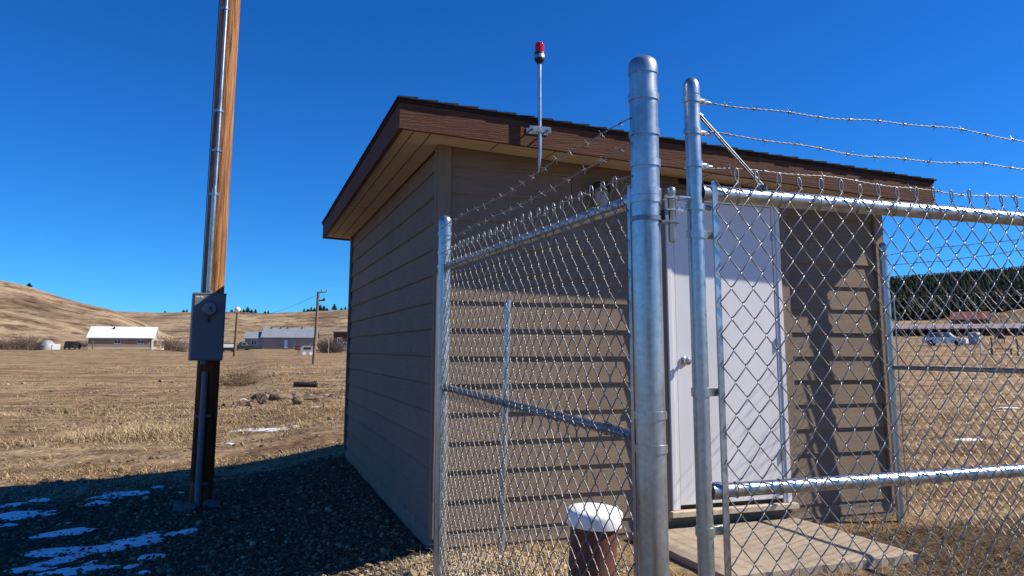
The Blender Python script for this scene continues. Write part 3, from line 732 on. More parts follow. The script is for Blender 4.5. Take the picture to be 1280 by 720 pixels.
def build_shed():
    t = thing('shed', 'taupe lap sided utility shed with brown fascia and white door', 'shed', (CX, CY, 0), SHED_ROT)
    core = MB(); core.hexa([(.03, .03, .03), (SW - .03, .03, .03), (SW - .03, SD - .03, .03), (.03, SD - .03, .03),
                            (.03, .03, soff(0) + .02), (SW - .03, .03, soff(SW) + .02), (SW - .03, SD - .03, soff(SW) + .02), (.03, SD - .03, soff(0) + .02)])
    core.build('wall_core', M['gap'], t)
    lap_wall('u', 0.028, .06, SW - .06, 2.66, -1, {1: [1.1], 3: [.62], 5: [3.2], 8: [.9], 10: [1.35, 3.1], 11: [1.18], 12: [1.0], 13: [1.9]}).build('front_wall', M['siding'], t)
    lap_wall('v', 0.028, .06, SD - .06, 2.70, -1, {1: [1.9], 2: [3.6], 4: [1.45], 5: [3.0], 6: [.9, 3.3], 8: [1.5], 10: [2.8], 13: [1.9]}).build('side_wall', M['siding'], t)
    lap_wall('v', SW - .028, .06, SD - .06, 2.46, 1, {3: [2.0], 7: [1.2], 10: [3.0]}).build('side_wall', M['siding'], t)
    lap_wall('u', SD - .028, .06, SW - .06, 2.66, 1, {2: [2.4], 6: [1.3], 9: [2.9]}).build('back_wall', M['siding'], t)
    # footing
    f = MB(); f.bbox(.012, SW - .012, .012, SD - .012, -.75, .05, .006); f.build('footing', M['found'], t)
    # corner boards (two boards each)
    for (cu, su) in ((0, 1), (SW, -1)):
        for (cv, sv) in ((0, 1), (SD, -1)):
            m = MB()
            zt = soff(cu) + .01
            def xr(a, b): return (min(a, b), max(a, b))
            x0, x1 = xr(cu - su * .012, cu + su * .080); y0, y1 = xr(cv - sv * .016, cv + sv * .012)
            m.bbox(x0, x1, y0, y1, .03, zt, .003)
            x0, x1 = xr(cu - su * .016, cu + su * .012); y0, y1 = xr(cv + sv * .0125, cv + sv * .075)
            m.bbox(x0, x1, y0, y1, .03, zt, .003)
            m.build('corner_board', M['trim'], t)
    # roof: soffit, fascia, deck and shingles
    U0, U1, V0, V1 = -.345, 4.095, -.325, SD + .20
    FT = .032
    s = MB()
    slab_sl(s, U0 + FT, .0, V0 + FT, V1 - FT, 0, .012); slab_sl(s, SW, U1 - FT, V0 + FT, V1 - FT, 0, .012)
    slab_sl(s, .001, SW - .001, V0 + FT, .002, .0005, .012); slab_sl(s, .001, SW - .001, SD - .002, V1 - FT, .0005, .012)
    # grooves between soffit boards along the left eave
    so = s.build('soffit', M['soffit'], t)
    for uu in (-.235, -.12):
        g = MB(); slab_sl(g, uu, uu + .005, V0 + FT + .004, V1 - FT - .004, -.0025, -.0006); g.build('groove', M['gap'], so)
    g = MB(); slab_sl(g, U0 + FT + .004, -.03, 2.62, 2.626, -.0035, -.0026); g.build('groove', M['gap'], so)
    for k in range(9):
        uu = .35 + k * .42; g = MB(); slab_sl(g, uu, uu + .004, V0 + FT + .004, -.02, -.0025, -.0006); g.build('groove', M['gap'], so)
    # fascia boards
    fb = MB(); slab_sl(fb, U0, U1, V0, V0 + FT, -.018, .155); fb.build('fascia', M['fascia'], t)
    fb = MB(); slab_sl(fb, U0, U1, V1 - FT, V1, -.018, .155); fb.build('fascia', M['fascia'], t)
    fl = MB()
    fl.hexa([(U0, V0 + FT + .001, soff(U0) - .018), (U0 + FT, V0 + FT + .001, soff(U0) - .018), (U0 + FT, V1 - FT - .001, soff(U0) - .018), (U0, V1 - FT - .001, soff(U0) - .018),
             (U0, V0 + FT + .001, soff(U0) + .155), (U0 + FT, V0 + FT + .001, soff(U0) + .155), (U0 + FT, V1 - FT - .001, soff(U0) + .155), (U0, V1 - FT - .001, soff(U0) + .155)])
    fl.build('fascia', M['fascia'], t)
    fr = MB()
    fr.hexa([(U1 - FT, V0 + FT + .001, soff(U1) - .018), (U1, V0 + FT + .001, soff(U1) - .018), (U1, V1 - FT - .001, soff(U1) - .018), (U1 - FT, V1 - FT - .001, soff(U1) - .018),
             (U1 - FT, V0 + FT + .001, soff(U1) + .155), (U1, V0 + FT + .001, soff(U1) + .155), (U1, V1 - FT - .001, soff(U1) + .155), (U1 - FT, V1 - FT - .001, soff(U1) + .155)])
    fr.build('fascia', M['fascia'], t)
    rf = MB(); slab_sl(rf, U0 - .008, U1 + .008, V0 - .008, V1 + .008, .157, .178)
    roof = rf.build('roof', M['shingle'], t)
    sh = MB(); e = .135; k = 0; u = U0 - .02
    while u < U1 + .02:
        ub = min(u + e, U1 + .025)
        v = V0 - .02; first = True
        while v < V1 + .02:
            w = random.uniform(.22, .36) * (.5 if first and k % 2 else 1); ve = min(v + w, V1 + .02)
            j = random.uniform(-.003, .003); vj = random.uniform(0, .008) if first else 0
            h = .187 + random.uniform(0, .004)
            sh.hexa([(u, v + .0015 - vj, soff(u) + .179), (ub + j, v + .0015 - vj, soff(ub) + .179), (ub + j, ve - .0015, soff(ub) + .179), (u, ve - .0015, soff(u) + .179),
                     (u, v + .0015 - vj, soff(u) + h - .004), (ub + j, v + .0015 - vj, soff(ub) + h + .007), (ub + j, ve - .0015, soff(ub) + h + .007), (u, ve - .0015, soff(u) + h - .004)])
            v = ve; first = False
        u += e; k += 1
    sh.build('shingles', M['shingle'], roof)
    # door: casing, frame, leaf
    c = MB()
    c.bbox(2.750, 2.832, -.062, .02, .04, 2.46, .003); c.bbox(1.645, 1.725, -.062, .02, .04, 2.46, .003); c.bbox(1.7255, 2.7495, -.062, .02, 2.412, 2.46, .003)
    c.build('door_casing', M['trim'], t)
    f = MB()
    for (a, b, d) in ((1.727, 1.765, -.078), (1.767, 1.792, -.070), (2.710, 2.748, -.078), (2.683, 2.708, -.070)):
        f.bbox(a, b, d, .02, .115, 2.41, .003)
    f.bbox(1.794, 2.681, -.070, .02, 2.372, 2.41, .003)
    f.build('door_frame', M['door'], t)
    d = MB(); d.bbox(1.7965, 2.6785, -.066, -.02, .145, 2.367, .004)
    dl = d.build('door', M['door'], t)
    dk = MB(); dk.box(1.793, 2.682, -.05, -.02, .118, .1445); dk.build('threshold_gap', M['gap'], t)
    th = MB(); th.bbox(1.70, 2.78, -.115, -.0, .072, .112, .004); th.build('threshold', M['soffit'], t)
    # knob
    kb = MB(); rx = Matrix.Rotation(math.pi / 2, 4, 'X')
    kb.lathe([(0, 0), (.034, 0), (.034, 0), (.034, .006), (.030, .010), (.014, .012), (.012, .03), (.013, .034), (.026, .042), (.030, .054), (.026, .066), (.012, .072), (0, .073)], 24, (1.852, -.066, 1.165), rx)
    kb.build('door_knob', M['brass'], dl)
    for hz in (.42, 1.25, 2.10):
        h = MB(); h.tube([(2.681, -.074, hz), (2.681, -.074, hz + .09)], .007, 8); h.box(2.670, 2.693, -.0705, -.0665, hz, hz + .09); h.build('hinge', M['brass'], dl)
    # small pieces hanging under the siding at the left of the door
    return t
build_shed()

def shed_thing(name, label, cat, u, v, z): return thing(name, label, cat, shed_world(u, v, z), SHED_ROT)

# wall light next to the door
def build_wall_light():
    t = shed_thing('wall_light', 'small black capped wall light with frosted jar beside the door', 'light', 1.19, .0, 2.36)
    m = MB(); m.bbox(-.045, .045, -.032, .012, -.02, .10, .004); m.build('mounting_plate', M['black'], t)
    m = MB(); rot = Matrix.Rotation(R(35), 4, 'X'); b = (0, -.085, .03)
    m.tube([(0, -.02, .06), (0, -.085, .06)], .018, 10)
    m.lathe([(0, .07), (.05, .065), (.062, .05), (.064, .05), (.064, 0), (.06, 0), (0, .001)], 24, b); m.build('lamp_cap', M['black'], t)
    m = MB(); m.lathe([(.05, 0), (.052, -.06), (.046, -.10), (.02, -.115), (0, -.117)], 24, b); m.build('jar', M['jar'], t)
build_wall_light()

# warning beacon on its mast, clamped to the front fascia
def build_beacon():
    u, v = .600, -.325
    t = shed_thing('warning_beacon', 'red warning beacon on a slim steel mast clamped to the fascia', 'beacon', u, v, soff(u))
    off = -.052; z0, z1 = -.20, .56
    m = MB(); m.tube([(-.004, off + .014, z0), (-.002, off + .007, z0 + .05), (0, off + .002, z0 + .11), (0, off, z0 + .16), (0, off, z1)], [.004, .011, .0135, .0135, .0135], 12); m.build('mast', M['galv'], t)
    m = MB(); m.bbox(-.078, .078, off - .017, off - .012, .072, .112, .001); m.tube([(-.055, off - .012, .092), (-.055, .0, .092)], .006, 8); m.tube([(.055, off - .012, .092), (.055, .0, .092)], .006, 8)
    m.bbox(-.078, .078, -.006, -.0005, .072, .112, .001)
    for sx in (-.055, .055): m.tube([(sx, off - .017, .092), (sx, off - .024, .092)], .009, 6)
    m.build('bracket', M['galv_dark'], t)
    m = MB(); m.lathe([(0, .0), (.016, 0), (.022, .012), (.03, .02), (.034, .026), (.034, .04), (0, .04)], 20, (0, off, z1 - .004)); m.build('base', M['black'], t)
    m = MB(); m.lathe([(.0, .0), (.037, 0), (.037, 0), (.037, .024), (.037, .024), (.034, .028), (0, .028)], 20, (0, off, z1 + .036)); m.build('collar', M['galv'], t)
    m = MB(); m.lathe([(0, 0), (.036, 0), (.036, .012), (.034, .014), (0, .014)], 20, (0, off, z1 + .064)); m.build('gasket', M['black'], t)
    m = MB(); m.lathe([(.0, 0), (.031, 0), (.0315, .03), (.031, .055), (.028, .066), (.020, .073), (0, .076)], 24, (0, off, z1 + .078)); m.build('lens', M['lens'], t)
build_beacon()

# door slab: two pads
def build_slabs():
    for (u0, u1, lab, nm) in ((1.40, 2.83, 'weathered concrete pad lying in front of the white door', 0),):
        mb = MB(); c = Vector(((u0 + u1) / 2, -.6, .0)); w = (u1 - u0) / 2
        nx, ny = 28, 24; y0, y1 = -.56, .55 + (-.04 if nm else .0)
        top = []; 
        for i in range(nx + 1):
            for j in range(ny + 1):
                x = -w + 2 * w * i / nx; y = y0 + (y1 - y0) * j / ny
                e = min(i, nx - i, j, ny - j)
                dz = -.012 if e == 0 else 0
                ex = random.uniform(-.006, .006) if e == 0 else 0
                # broken front corner at the joint
                top.append((x + ex, y + ex + .16 * x * 0, dz + random.uniform(-.0012, .0012)))
        F = []
        for i in range(nx):
            for j in range(ny):
                a = i * (ny + 1) + j; F.append((a, a + ny + 1, a + ny + 2, a + 1))
        mb.add(top, F, False)
        rim = [i * (ny + 1) for i in range(nx + 1)] + [nx * (ny + 1) + j for j in range(1, ny + 1)] + [i * (ny + 1) + ny for i in range(nx - 1, -1, -1)] + [j for j in range(ny - 1, 0, -1)]
        n = len(rim); V = [top[k] for k in rim] + [(top[k][0], top[k][1], -.22) for k in rim]
        mb.add(V, [(k, n + k, n + (k + 1) % n, (k + 1) % n) for k in range(n)])
        s = mb.build('concrete_slab', M['slab'])
        s.location = shed_world(c.x, c.y, c.z); s.rotation_euler = (0, 0, SHED_ROT + R(2.0))
        tag(s, lab, 'slab')
build_slabs()

# ------------------------------------------------------------------ chain link
def fabric(L, z0, z1, w=.078, h=.092, r=.0021, n=5, sag=.004, loops=True, seed=1):
    rnd = random.Random(seed); mb = MB()
    hw, hh = w / 2, h / 2
    cols = int(L / hw); t = .0042
    rows = int((z1 - z0) / hh)
    ph = [rnd.uniform(0, 6.28) for _ in range(6)]
    def warp(x, z):
        return (x + .0035 * math.sin(z * 5.1 + x * 3 + ph[0]) + .0015 * math.sin(z * 23 + x * 17 + ph[3]),
                .004 * math.sin(x * 4.3 + z * 2.2 + ph[1]) + .003 * math.sin(x * 11 + z * 7 + ph[4]),
                z + .0035 * math.sin(x * 6.3 + ph[2]) + .0015 * math.sin(x * 31 + z * 13 + ph[5]))
    for i in range(cols):
        xl, xr = i * hw, (i + 1) * hw
        pts = []
        par = i % 2
        for k in range(rows + 1):
            right = (k + par) % 2 == 1
            xb = xr + r * .6 if right else xl - r * .6
            zb = z1 - k * hh
            x2 = xl if right else xr
            yy = t if right else -t
            p = warp(xb, zb)
            if k > 0:
                q = warp(xb - (xb - x2) * .16, zb + hh * .16); pts.append((q[0], q[1] + yy * .9, q[2]))
            pts.append(p)
            if k < rows:
                q = warp(xb - (xb - x2) * .16, zb - hh * .16); pts.append((q[0], q[1] - yy * .9, q[2]))
        mb.wire(pts, r, n)
        if loops and par == 0 and i > 0:
            # knuckle: the two wire ends hooked into a narrow loop standing over the node
            cx = xl; x, y, z = warp(cx, z1); H = rnd.uniform(.034, .044); W = rnd.uniform(.008, .011); tl = rnd.uniform(-.006, .006)
            lp = [(x - .004, y + .003, z - .004)]
            for a in range(13):
                an = -math.pi / 2 + 2 * math.pi * a / 12 * .96
                lp.append((x + W * math.cos(an) * (1 if a else .3) + tl * (.5 + .5 * math.sin(an)), y + .003 * math.cos(an * .5), z + H / 2 + H / 2 * math.sin(an)))
            lp.append((x + .004, y - .003, z - .004))
            mb.wire(lp, r * 1.05, n)
    return mb

def barbed(p0, p1, sag=.02, seed=0, r=.00135, pitch=.045, every=.118, wav=.006):
    rnd = random.Random(seed); mb = MB()
    p0, p1 = Vector(p0), Vector(p1); L = (p1 - p0).length; d = (p1 - p0) / L
    s = d.cross(Vector((0, 0, 1))).normalized(); up = s.cross(d)
    ph = rnd.uniform(0, 6)
    def c(t): return p0 + d * (t * L) + Vector((0, 0, -sag * 4 * t * (1 - t))) + up * (wav * math.sin(t * L * 5 + ph) + wav * .4 * math.sin(t * L * 17 + ph)) + s * wav * .5 * math.sin(t * L * 7)
    n = int(L / (pitch / 8))
    for o in (0, math.pi):
        mb.wire([c(i / n) + (s * math.cos(2 * math.pi * i / 8 + o) + up * math.sin(2 * math.pi * i / 8 + o)) * r * 1.05 for i in range(n + 1)], r, 4, ref=tuple(s))
    t = .07
    while t < L - .04:
        q = c(t / L); a0 = rnd.uniform(0, 6.28)
        mb.tube([q - d * .005, q + d * .005], r * 2.9, 6)
        for k in range(4):
            a = a0 + k * math.pi / 2 + rnd.uniform(-.3, .3); dd = s * math.cos(a) + up * math.sin(a) + d * (.35 if k % 2 else -.35)
            mb.tube([q + d * (.004 if k % 2 else -.004), q + dd * .017], [r * 1.05, r * .5], 4)
        t += every * rnd.uniform(.85, 1.15)
    return mb

def post_mb(r, z0, z1, dome=True, n=28):
    mb = MB(); mb.lathe([(r, z0), (r, z1 - .01)], n)
    if dome:
        R1 = r * 1.07
        mb.lathe([(r, z1 - .034), (R1, z1 - .034), (R1, z1 - .034), (R1 * 1.005, z1 - .012), (R1 * 1.005, z1 - .012), (R1 * .985, z1 - .008)], n)
        h = .024 + R1 * .25; mb.dome(R1 * .985, z1 - .008, h, n)
    return mb

def band_mb(r, z, h=.020, n=28, ear=None, earlen=.05):
    """brace band; ear = direction angle of the bolted tab"""
    mb = MB(); R1 = r + .0042
    mb.lathe([(r, z - h / 2), (R1, z - h / 2), (R1, z - h / 2), (R1, z + h / 2), (R1, z + h / 2), (r, z + h / 2)], n)
    if ear is not None:
        m = Matrix.Rotation(ear, 4, 'Z')
        for s in (-.006, .003): mb.bbox(r - .002, r + earlen, s, s + .003, z - h / 2, z + h / 2, .0008, m)
        a = m @ Vector((r + earlen - .014, -.016, z)); b = m @ Vector((r + earlen - .014, .014, z))
        mb.tube([a, b], .005, 8); c = m @ Vector((r + earlen - .014, -.011, z)); mb.tube([a, c], .0085, 6)
    return mb

FP0 = Vector((.398, 2.25, 0)); FP1 = Vector((-.375, 4.254, 0))

def build_left_fence():
    d = FP1 - FP0; L = d.length; ang = math.atan2(d.y, d.x)
    t = thing('chain_link_fence', 'chain link fence running from the tall gate post back toward the shed corner', 'fence', (FP0.x, FP0.y, 0), ang)
    r0, r1 = .0425, .0345
    zg1 = tz(FP1.x, FP1.y)
    p = post_mb(r0, tz(FP0.x, FP0.y) - .1, 2.112).build('gate_post', M['galv'], t)
    for z in (2.005, 1.895, 1.80, 1.712, 1.690, 1.065):
        band_mb(r0, z, .021).build('band', M['galv'], p)
    band_mb(r0, .972, .022, ear=.0, earlen=.045).build('band', M['galv'], p)
    q = post_mb(r1, zg1 - .1, 1.965).build('corner_post', M['galv'], t); q.location = (L, 0, 0)
    for z in (1.885, 1.78, 1.70, 1.02, .45):
        band_mb(r1, z, .020).build('band', M['galv'], q)
    # rails with cup ends
    for (nm, z, rr, mt) in (('top_rail', 1.700, .0205, M['galv']), ('middle_rail', .995, .0165, M['galv_dark'])):
        z1 = z + (.0 if nm == 'top_rail' else .05)
        m = MB(); m.tube([(r0 - .003, .0, z), (L - r1 + .003, 0, z1)], rr, 16)
        m.tube([(r0 - .003, 0, z), (r0 + .045, 0, z)], rr + .006, 16); m.tube([(L - r1 - .04, 0, z1), (L - r1 + .003, 0, z1)], rr + .006, 16)
        m.build(nm, mt, t)
    f = fabric(L - .14, tz(FP1.x, FP1.y) - .02, 1.752, seed=3)
    o = f.build('chain_link_mesh', M['galv_wire'], t); o.location = (.062, .027, 0)
    for k in range(26):
        x = .1 + k * .075
        if x > L - .1: break
        z = 1.70 if k % 3 == 0 else .997 + .05 * x / L
        rr = .023 if k % 3 == 0 else .019
        m = MB(); m.wire([(.004 * math.cos(a), rr * math.cos(a) * 1.0 + .006, rr * math.sin(a)) for a in [i * 6.283 / 12 for i in range(13)]], .0017, 5, ref=(1, 0, 0))
        o = m.build('wire_tie', M['galv_wire'], t); o.location = (x, 0, z)
    for xx in (.058, L - .062):
        m = MB(); m.bbox(xx - .008, xx + .008, .020, .026, .10, 1.745, .001); m.build('tension_bar', M['galv'], t)
    for k, (za, zb) in enumerate(((1.945, 1.915), (1.855, 1.835), (1.765, 1.775))):
        barbed((-.0, .045, za), (L - .02, .03, zb), .012, 20 + k).build('barbed_wire', M['galv_wire'], t)
    return t
build_left_fence()

def build_gate():
    g0 = Vector((.549, 2.27, 0)); ang = math.atan2(.333, .943); L = 1.80
    t = thing('chain_link_gate', 'chain link gate leaf with three barbed wires, hinged beside the tall post', 'gate', g0, ang)
    r = .0235
    zb = .02
    for x, ztop in ((0, 2.056), (L, 2.056)):
        p = post_mb(r, zb, ztop, n=24).build('upright', M['galv'], t); p.location = (x, 0, 0)
        sg = 0.0 if x == 0 else math.pi
        for z in (2.006, 1.905, 1.803):
            b = band_mb(r, z, .018).build('band', M['galv'], p)
            m = MB(); mm = Matrix.Rotation(sg, 4, 'Z')
            m.tube([mm @ Vector((r, 0, z)), mm @ Vector((r + .016, 0, z))], .010, 10); m.tube([mm @ Vector((r + .014, 0, z)), mm @ Vector((r + .04, 0, z - .003))], .0062, 8)
            m.tube([mm @ Vector((r + .018, -.008, z)), mm @ Vector((r + .018, .008, z))], .008, 6)
            m.build('wire_clamp', M['galv'], p)
        for z in (1.590, 1.128, .742):
            band_mb(r, z, .024, ear=sg, earlen=.052).build('band', M['galv'], p)
        if x == 0:
            sl = MB(); sl.bbox(.016, .0195, -.0195, -.0165, 1.665, 1.745, .0006); sl.build('seam_slot', M['gap'], p)
    for nm, z, rr in (('top_rail', 1.718, .0255), ('middle_rail', .850, .0205), ('bottom_rail', .06, .0205)):
        m = MB(); m.tube([(r - .003, 0, z), (L - r + .003, 0, z)], rr, 18)
        if nm != 'top_rail': m.tube([(r - .002, 0, z), (r + .03, 0, z)], rr + .004, 18)
        m.build(nm, M['galv'], t)
    f = fabric(L - .09, .05, 1.752, seed=9); o = f.build('chain_link_mesh', M['galv_wire'], t); o.location = (.056, -.030, 0)
    for xx in (.055, L - .055):
        m = MB(); m.bbox(xx - .010, xx + .010, -.026, -.020, .06, 1.752, .001); m.build('tension_bar', M['galv'], t)
    for z, rr, k0 in ((1.718, .0275, .14), (.850, .0225, .1)):
        x = k0
        while x < L - .06:
            m = MB(); m.wire([(.006 * math.cos(a) + .01 * a / 6.28, rr * math.cos(a) - .004, rr * math.sin(a)) for a in [i * 6.283 / 12 for i in range(13)]], .0017, 5, ref=(1, 0, 0))
            o = m.build('wire_tie', M['galv_wire'], t); o.location = (x, 0, z); x += .153
    for k, z in enumerate((2.003, 1.902, 1.800)):
        barbed((r + .03, 0, z), (L - r - .03, 0, z - .0), (-.012, .004, .004)[k], 50 + k, wav=.0075).build('barbed_wire', M['galv_wire'], t)
    # diagonal stay from the upright down to the top rail
    m = MB()
    for dy in (-.005, .005): m.tube([(r - .002, dy, 1.965), (.245, dy - .012, 1.745)], .0033, 8)
    m.tube([(r - .004, 0, 1.965), (r + .01, 0, 1.958)], .008, 8); m.tube([(.235, -.02, 1.752), (.25, -.006, 1.742)], .009, 8)
    m.build('stay', M['galv_dark'], t)
    # hinge: pin through clamp plates of the post and of the upright
    h = MB(); hx = -.078; hy = .004
    h.lathe([(0, 1.56), (.010, 1.565), (.012, 1.575), (.012, 1.708), (.0135, 1.712), (.013, 1.722), (.008, 1.730), (0, 1.732)], 16, (hx, hy, 0)); hp = h.build('hinge_pin', M['galv'], t)
    h = MB()
    for z in (1.692, 1.655): h.bbox(hx - .028, hx + .032, hy - .017, hy + .017, z, z + .006, .001)
    h.bbox(hx + .02, -r + .004, -.004, .004, 1.688, 1.696, .001)
    h.bbox(hx + .015, hx + .062, -.016, -.010, 1.695, 1.701, .001)
    h.build('hinge_plate', M['galv'], t)
    h = band_mb(r, 1.672, .020); h.bbox(-.062, -.020, -.006, .006, 1.662, 1.668, .001); h.bbox(r - .004, r + .03, -.006, .002, 1.664, 1.682, .001); h.tube([(r + .02, -.014, 1.673), (r + .02, .01, 1.673)], .006, 8); h.build('hinge_band', M['galv'], t)
    h = MB(); h.bbox(hx - .044, hx + .018, hy - .016, hy + .016, 1.618, 1.625, .001); h.bbox(hx - .03, hx - .018, hy - .012, hy + .012, 1.622, 1.66, .001)
    h.lathe([(.0430, -.007), (.0465, -.007), (.0465, -.007), (.0465, .007), (.0465, .007), (.0430, .007)], 28, (-.1488, .0315, 1.632))
    h.build('post_clamp', M['galv_dark'], t)
    return t
build_gate()

def build_right_fence():
    b = Vector((3.04, 6.25, 0)); ang = math.atan2(-.933, .36); L = 2.92
    zg = tz(b.x, b.y)
    t = thing('chain_link_fence', 'chain link fence on the far right, starting at the post by the shed corner', 'fence', (b.x, b.y, 0), ang)
    r = .031
    for x in (0, L):
        p = post_mb(r, zg - .12, 2.10, n=20).build('corner_post', M['galv'], t); p.location = (x, 0, 0)
        for z in (2.02, 1.92, 1.82, 1.68, 1.10, .4): band_mb(r, z, .02, 20).build('band', M['galv'], p)
    m = MB(); m.tube([(r, 0, 1.115), (L - r, 0, 1.115)], .0175, 14); m.build('middle_rail', M['galv_dark'], t)
    m = MB(); m.tube([(r, 0, 1.66), (L - r, 0, 1.66)], .002, 6); m.build('tension_wire', M['galv_wire'], t)
    f = fabric(L - .13, -.02, 1.66, n=4, loops=False, seed=15); o = f.build('chain_link_mesh', M['galv_wire'], t); o.location = (.065, .024, 0)
    m = MB(); m.bbox(.050, .062, .018, .024, .0, 1.70, .001); m.build('tension_bar', M['galv'], t)
    for k, z in enumerate((2.02, 1.93, 1.83)):
        barbed((r, 0, z), (L - r, 0, z - .01), .01, 70 + k).build('barbed_wire', M['galv_wire'], t)
build_right_fence()

# short leaning steel post by the front wall
def build_stub():
    b = at_depth(626.5, 686, 4.80); p = post_mb(.021, -.15, 1.49, dome=False, n=18)
    p.lathe([(.021, 1.48), (.0, 1.48)], 18)
    o = p.build('steel_post', M['galv']); o.location = b; o.rotation_euler = (0, R(1.3), 0)
    tag(o, 'short bare steel pipe post standing close to the front siding', 'post')
build_stub()

# brown pipe with a white cap
def build_pipe():
    x, y = .400, 4.02; z = tz(x, y) + .085
    t = thing('well_pipe', 'brown round pipe under a white domed cap behind the mesh', 'pipe', (x, y, z))
    t.rotation_euler = (R(2), R(3), 0)
    m = MB(); m.lathe([(.118, -.2), (.118, .30), (.118, .30), (.0, .305)], 32); m.build('pipe', M['rust'], t)
    m = MB()
    m.lathe([(.118, .285), (.138, .285), (.140, .29), (.142, .334), (.139, .350), (.128, .360), (.09, .369), (.05, .374), (0, .376)], 40); m.build('cap', M['snowcap'], t)
build_pipe()

# ------------------------------------------------------------------ utility pole with meter
def build_pole():
    b = at_ground(250.5, 631)
    s = b.y / FPX
    t = thing('utility_pole', 'tall orange brown wooden pole carrying the grey meter box', 'utility pole', b)
    r = 13.4 * s; mb = MB(); n = 28; H = 7.2; rows = 60
    V = []; 
    for i in range(rows + 1):
        z = -.4 + (H + .4) * i / rows
        for k in range(n):
            a = 2 * math.pi * k / n
            rr = (r - .0015 * z) * (1 + .022 * float(_noise2(k * .9 + 5, z * .5, 3) - .5) * 2)
            V.append((rr * math.cos(a), rr * math.sin(a), z))
    F = [(i * n + k, i * n + (k + 1) % n, (i + 1) * n + (k + 1) % n, (i + 1) * n + k) for i in range(rows) for k in range(n)]
    mb.add(V, F, True); mb.add(V[-n:], [tuple(range(n))]); mb.build('shaft', M['pole'], t)
    # toward-camera direction in the ground plane
    dc = Vector((-b.x, -b.y, 0)).normalized(); sd = Vector((-dc.y, dc.x, 0))   # sd points to camera's left?
    if sd.x > 0: sd = -sd
    def P(side, front, z): return dc * front + sd * side + Vector((0, 0, z))
    zt = 1.78
    c = MB(); rc = .022
    c.tube([P(.045, r + .02, zt - .02), P(.045, r + .02, 3.2)], rc * 1.12, 14); c.build('riser_pipe', M['galv'], t)
    c = MB(); c.tube([P(.045, r + .02, 3.2), P(.04, r + .018, 3.26), P(.036, r + .016, 7.0)], [rc, rc * .82, rc * .82], 14); c.build('riser_pipe', M['galv'], t)
    for z in (1.95, 3.15, 3.62, 4.05, 5.2):
        m = MB(); m.tube([P(.045, r + .02, z - .014), P(.045, r + .02, z + .014)], rc * 1.35, 14); m.bbox(-.05, .05, -.003, .003, -.012, .012, .001, Matrix.Translation(P(.045, r - .001, z)) @ Matrix.Rotation(math.atan2(sd.y, sd.x), 4, 'Z')); m.build('strap', M['galv'], t)
    c = MB(); c.tube([P(.03, r + .035, -.12), P(.03, r + .035, 1.32)], .030, 16); c.build('conduit', M['pvc'], t)
    for z in (.22, .88):
        m = MB(); m.tube([P(.03, r + .035, z - .02), P(.03, r + .035, z + .02)], .036, 16); m.bbox(-.075, .075, -.004, .004, -.014, .014, .001, Matrix.Translation(P(.03, r + .004, z)) @ Matrix.Rotation(math.atan2(sd.y, sd.x), 4, 'Z'))
        m.tube([P(-.045, r + .0, z), P(-.045, r + .02, z)], .008, 6); m.build('strap', M['pvc'], t)
    # loose wire up the shadow side
    m = MB(); m.tube([P(r + .004, 0.0, 1.7), P(r + .003, .0, 4.5), P(r - .002, 0, 7)], .004, 6); m.build('ground_wire', M['black'], t)
    # meter box
    ang = math.atan2(dc.y, dc.x) + math.pi / 2 + R(9)
    ctr = b + dc * (r + .012) + Vector((-5.5 * s, 0, 0))
    k = (ctr.y - .1) / FPX
    w, h, dp = 19.3 * k, 83 * k, .115
    zb = 1.25 - (450.5 - 435) * k - b.z
    t2 = thing('electric_meter_box', 'dark grey electric meter box with round meter on the wooden pole', 'meter box', (ctr.x, ctr.y, b.z + zb), ang)
    m = MB(); m.bbox(-w, w, -dp, 0, 0, h, .006); bx = m.build('enclosure', M['box'], t2)
    m = MB(); m.bbox(-w - .003, w + .003, -dp - .006, -dp + .02, h - .012, h + .004, .002); m.bbox(-w + .012, w - .012, -dp - .004, -dp + .001, .012, h - .02, .002); m.build('cover', M['box'], t2)
    rx = Matrix.Rotation(math.pi / 2, 4, 'X')
    mx, mz = -.006, h - 19.5 * k
    m = MB(); m.lathe([(.0, 0), (.075, 0), (.078, .004), (.078, .018), (.070, .024), (.066, .024)], 32, (mx, -dp - .004, mz), rx); mt = m.build('meter_ring', M['box'], t2)
    m = MB(); m.lathe([(.066, .0), (.064, .03), (.058, .045), (0, .048)], 32, (mx, -dp - .02, mz), rx); m.build('meter', M['meter'], t2)
    m = MB(); m.lathe([(0, 0), (.014, .0), (.014, .004), (0, .004)], 16, (mx + .006, -dp - .067, mz + .004), rx); m.bbox(mx - .03, mx + .03, -dp - .0695, -dp - .0675, mz - .026, mz - .020, .0004); m.build('dial_mark', M['black'], t2)
    m = MB(); m.bbox(-.010, .010, -dp - .016, -dp, mz - .125, mz - .085, .002); m.tube([(-.006, -dp - .01, mz - .125), (0, -dp - .012, mz - .142), (.006, -dp - .01, mz - .125)], .003, 6); m.build('lock', M['black'], t2)
    m = MB()
    # two short white words, too small to read
    x = -w + .022
    for word in (5, 4):
        for _ in range(word):
            m.box(x, x + .0045, -dp - .0052, -dp - .0042, h - .044, h - .044 + random.choice((.011, .013, .009))); m.box(x + .0045, x + .0062, -dp - .0052, -dp - .0042, h - .044, h - .038); x += .0075
        x += .006
    m.build('lettering', M['white'], t2)
    m = MB(); m.tube([(.0, -dp * .5, h - .002), (.0, -dp * .5, h + .03)], .03, 14); m.build('hub', M['galv_dark'], t2)
    m = MB(); m.tube([(-.01, -dp * .45, -.035), (-.01, -dp * .45, .002)], .036, 14); m.build('hub', M['pvc'], t2)
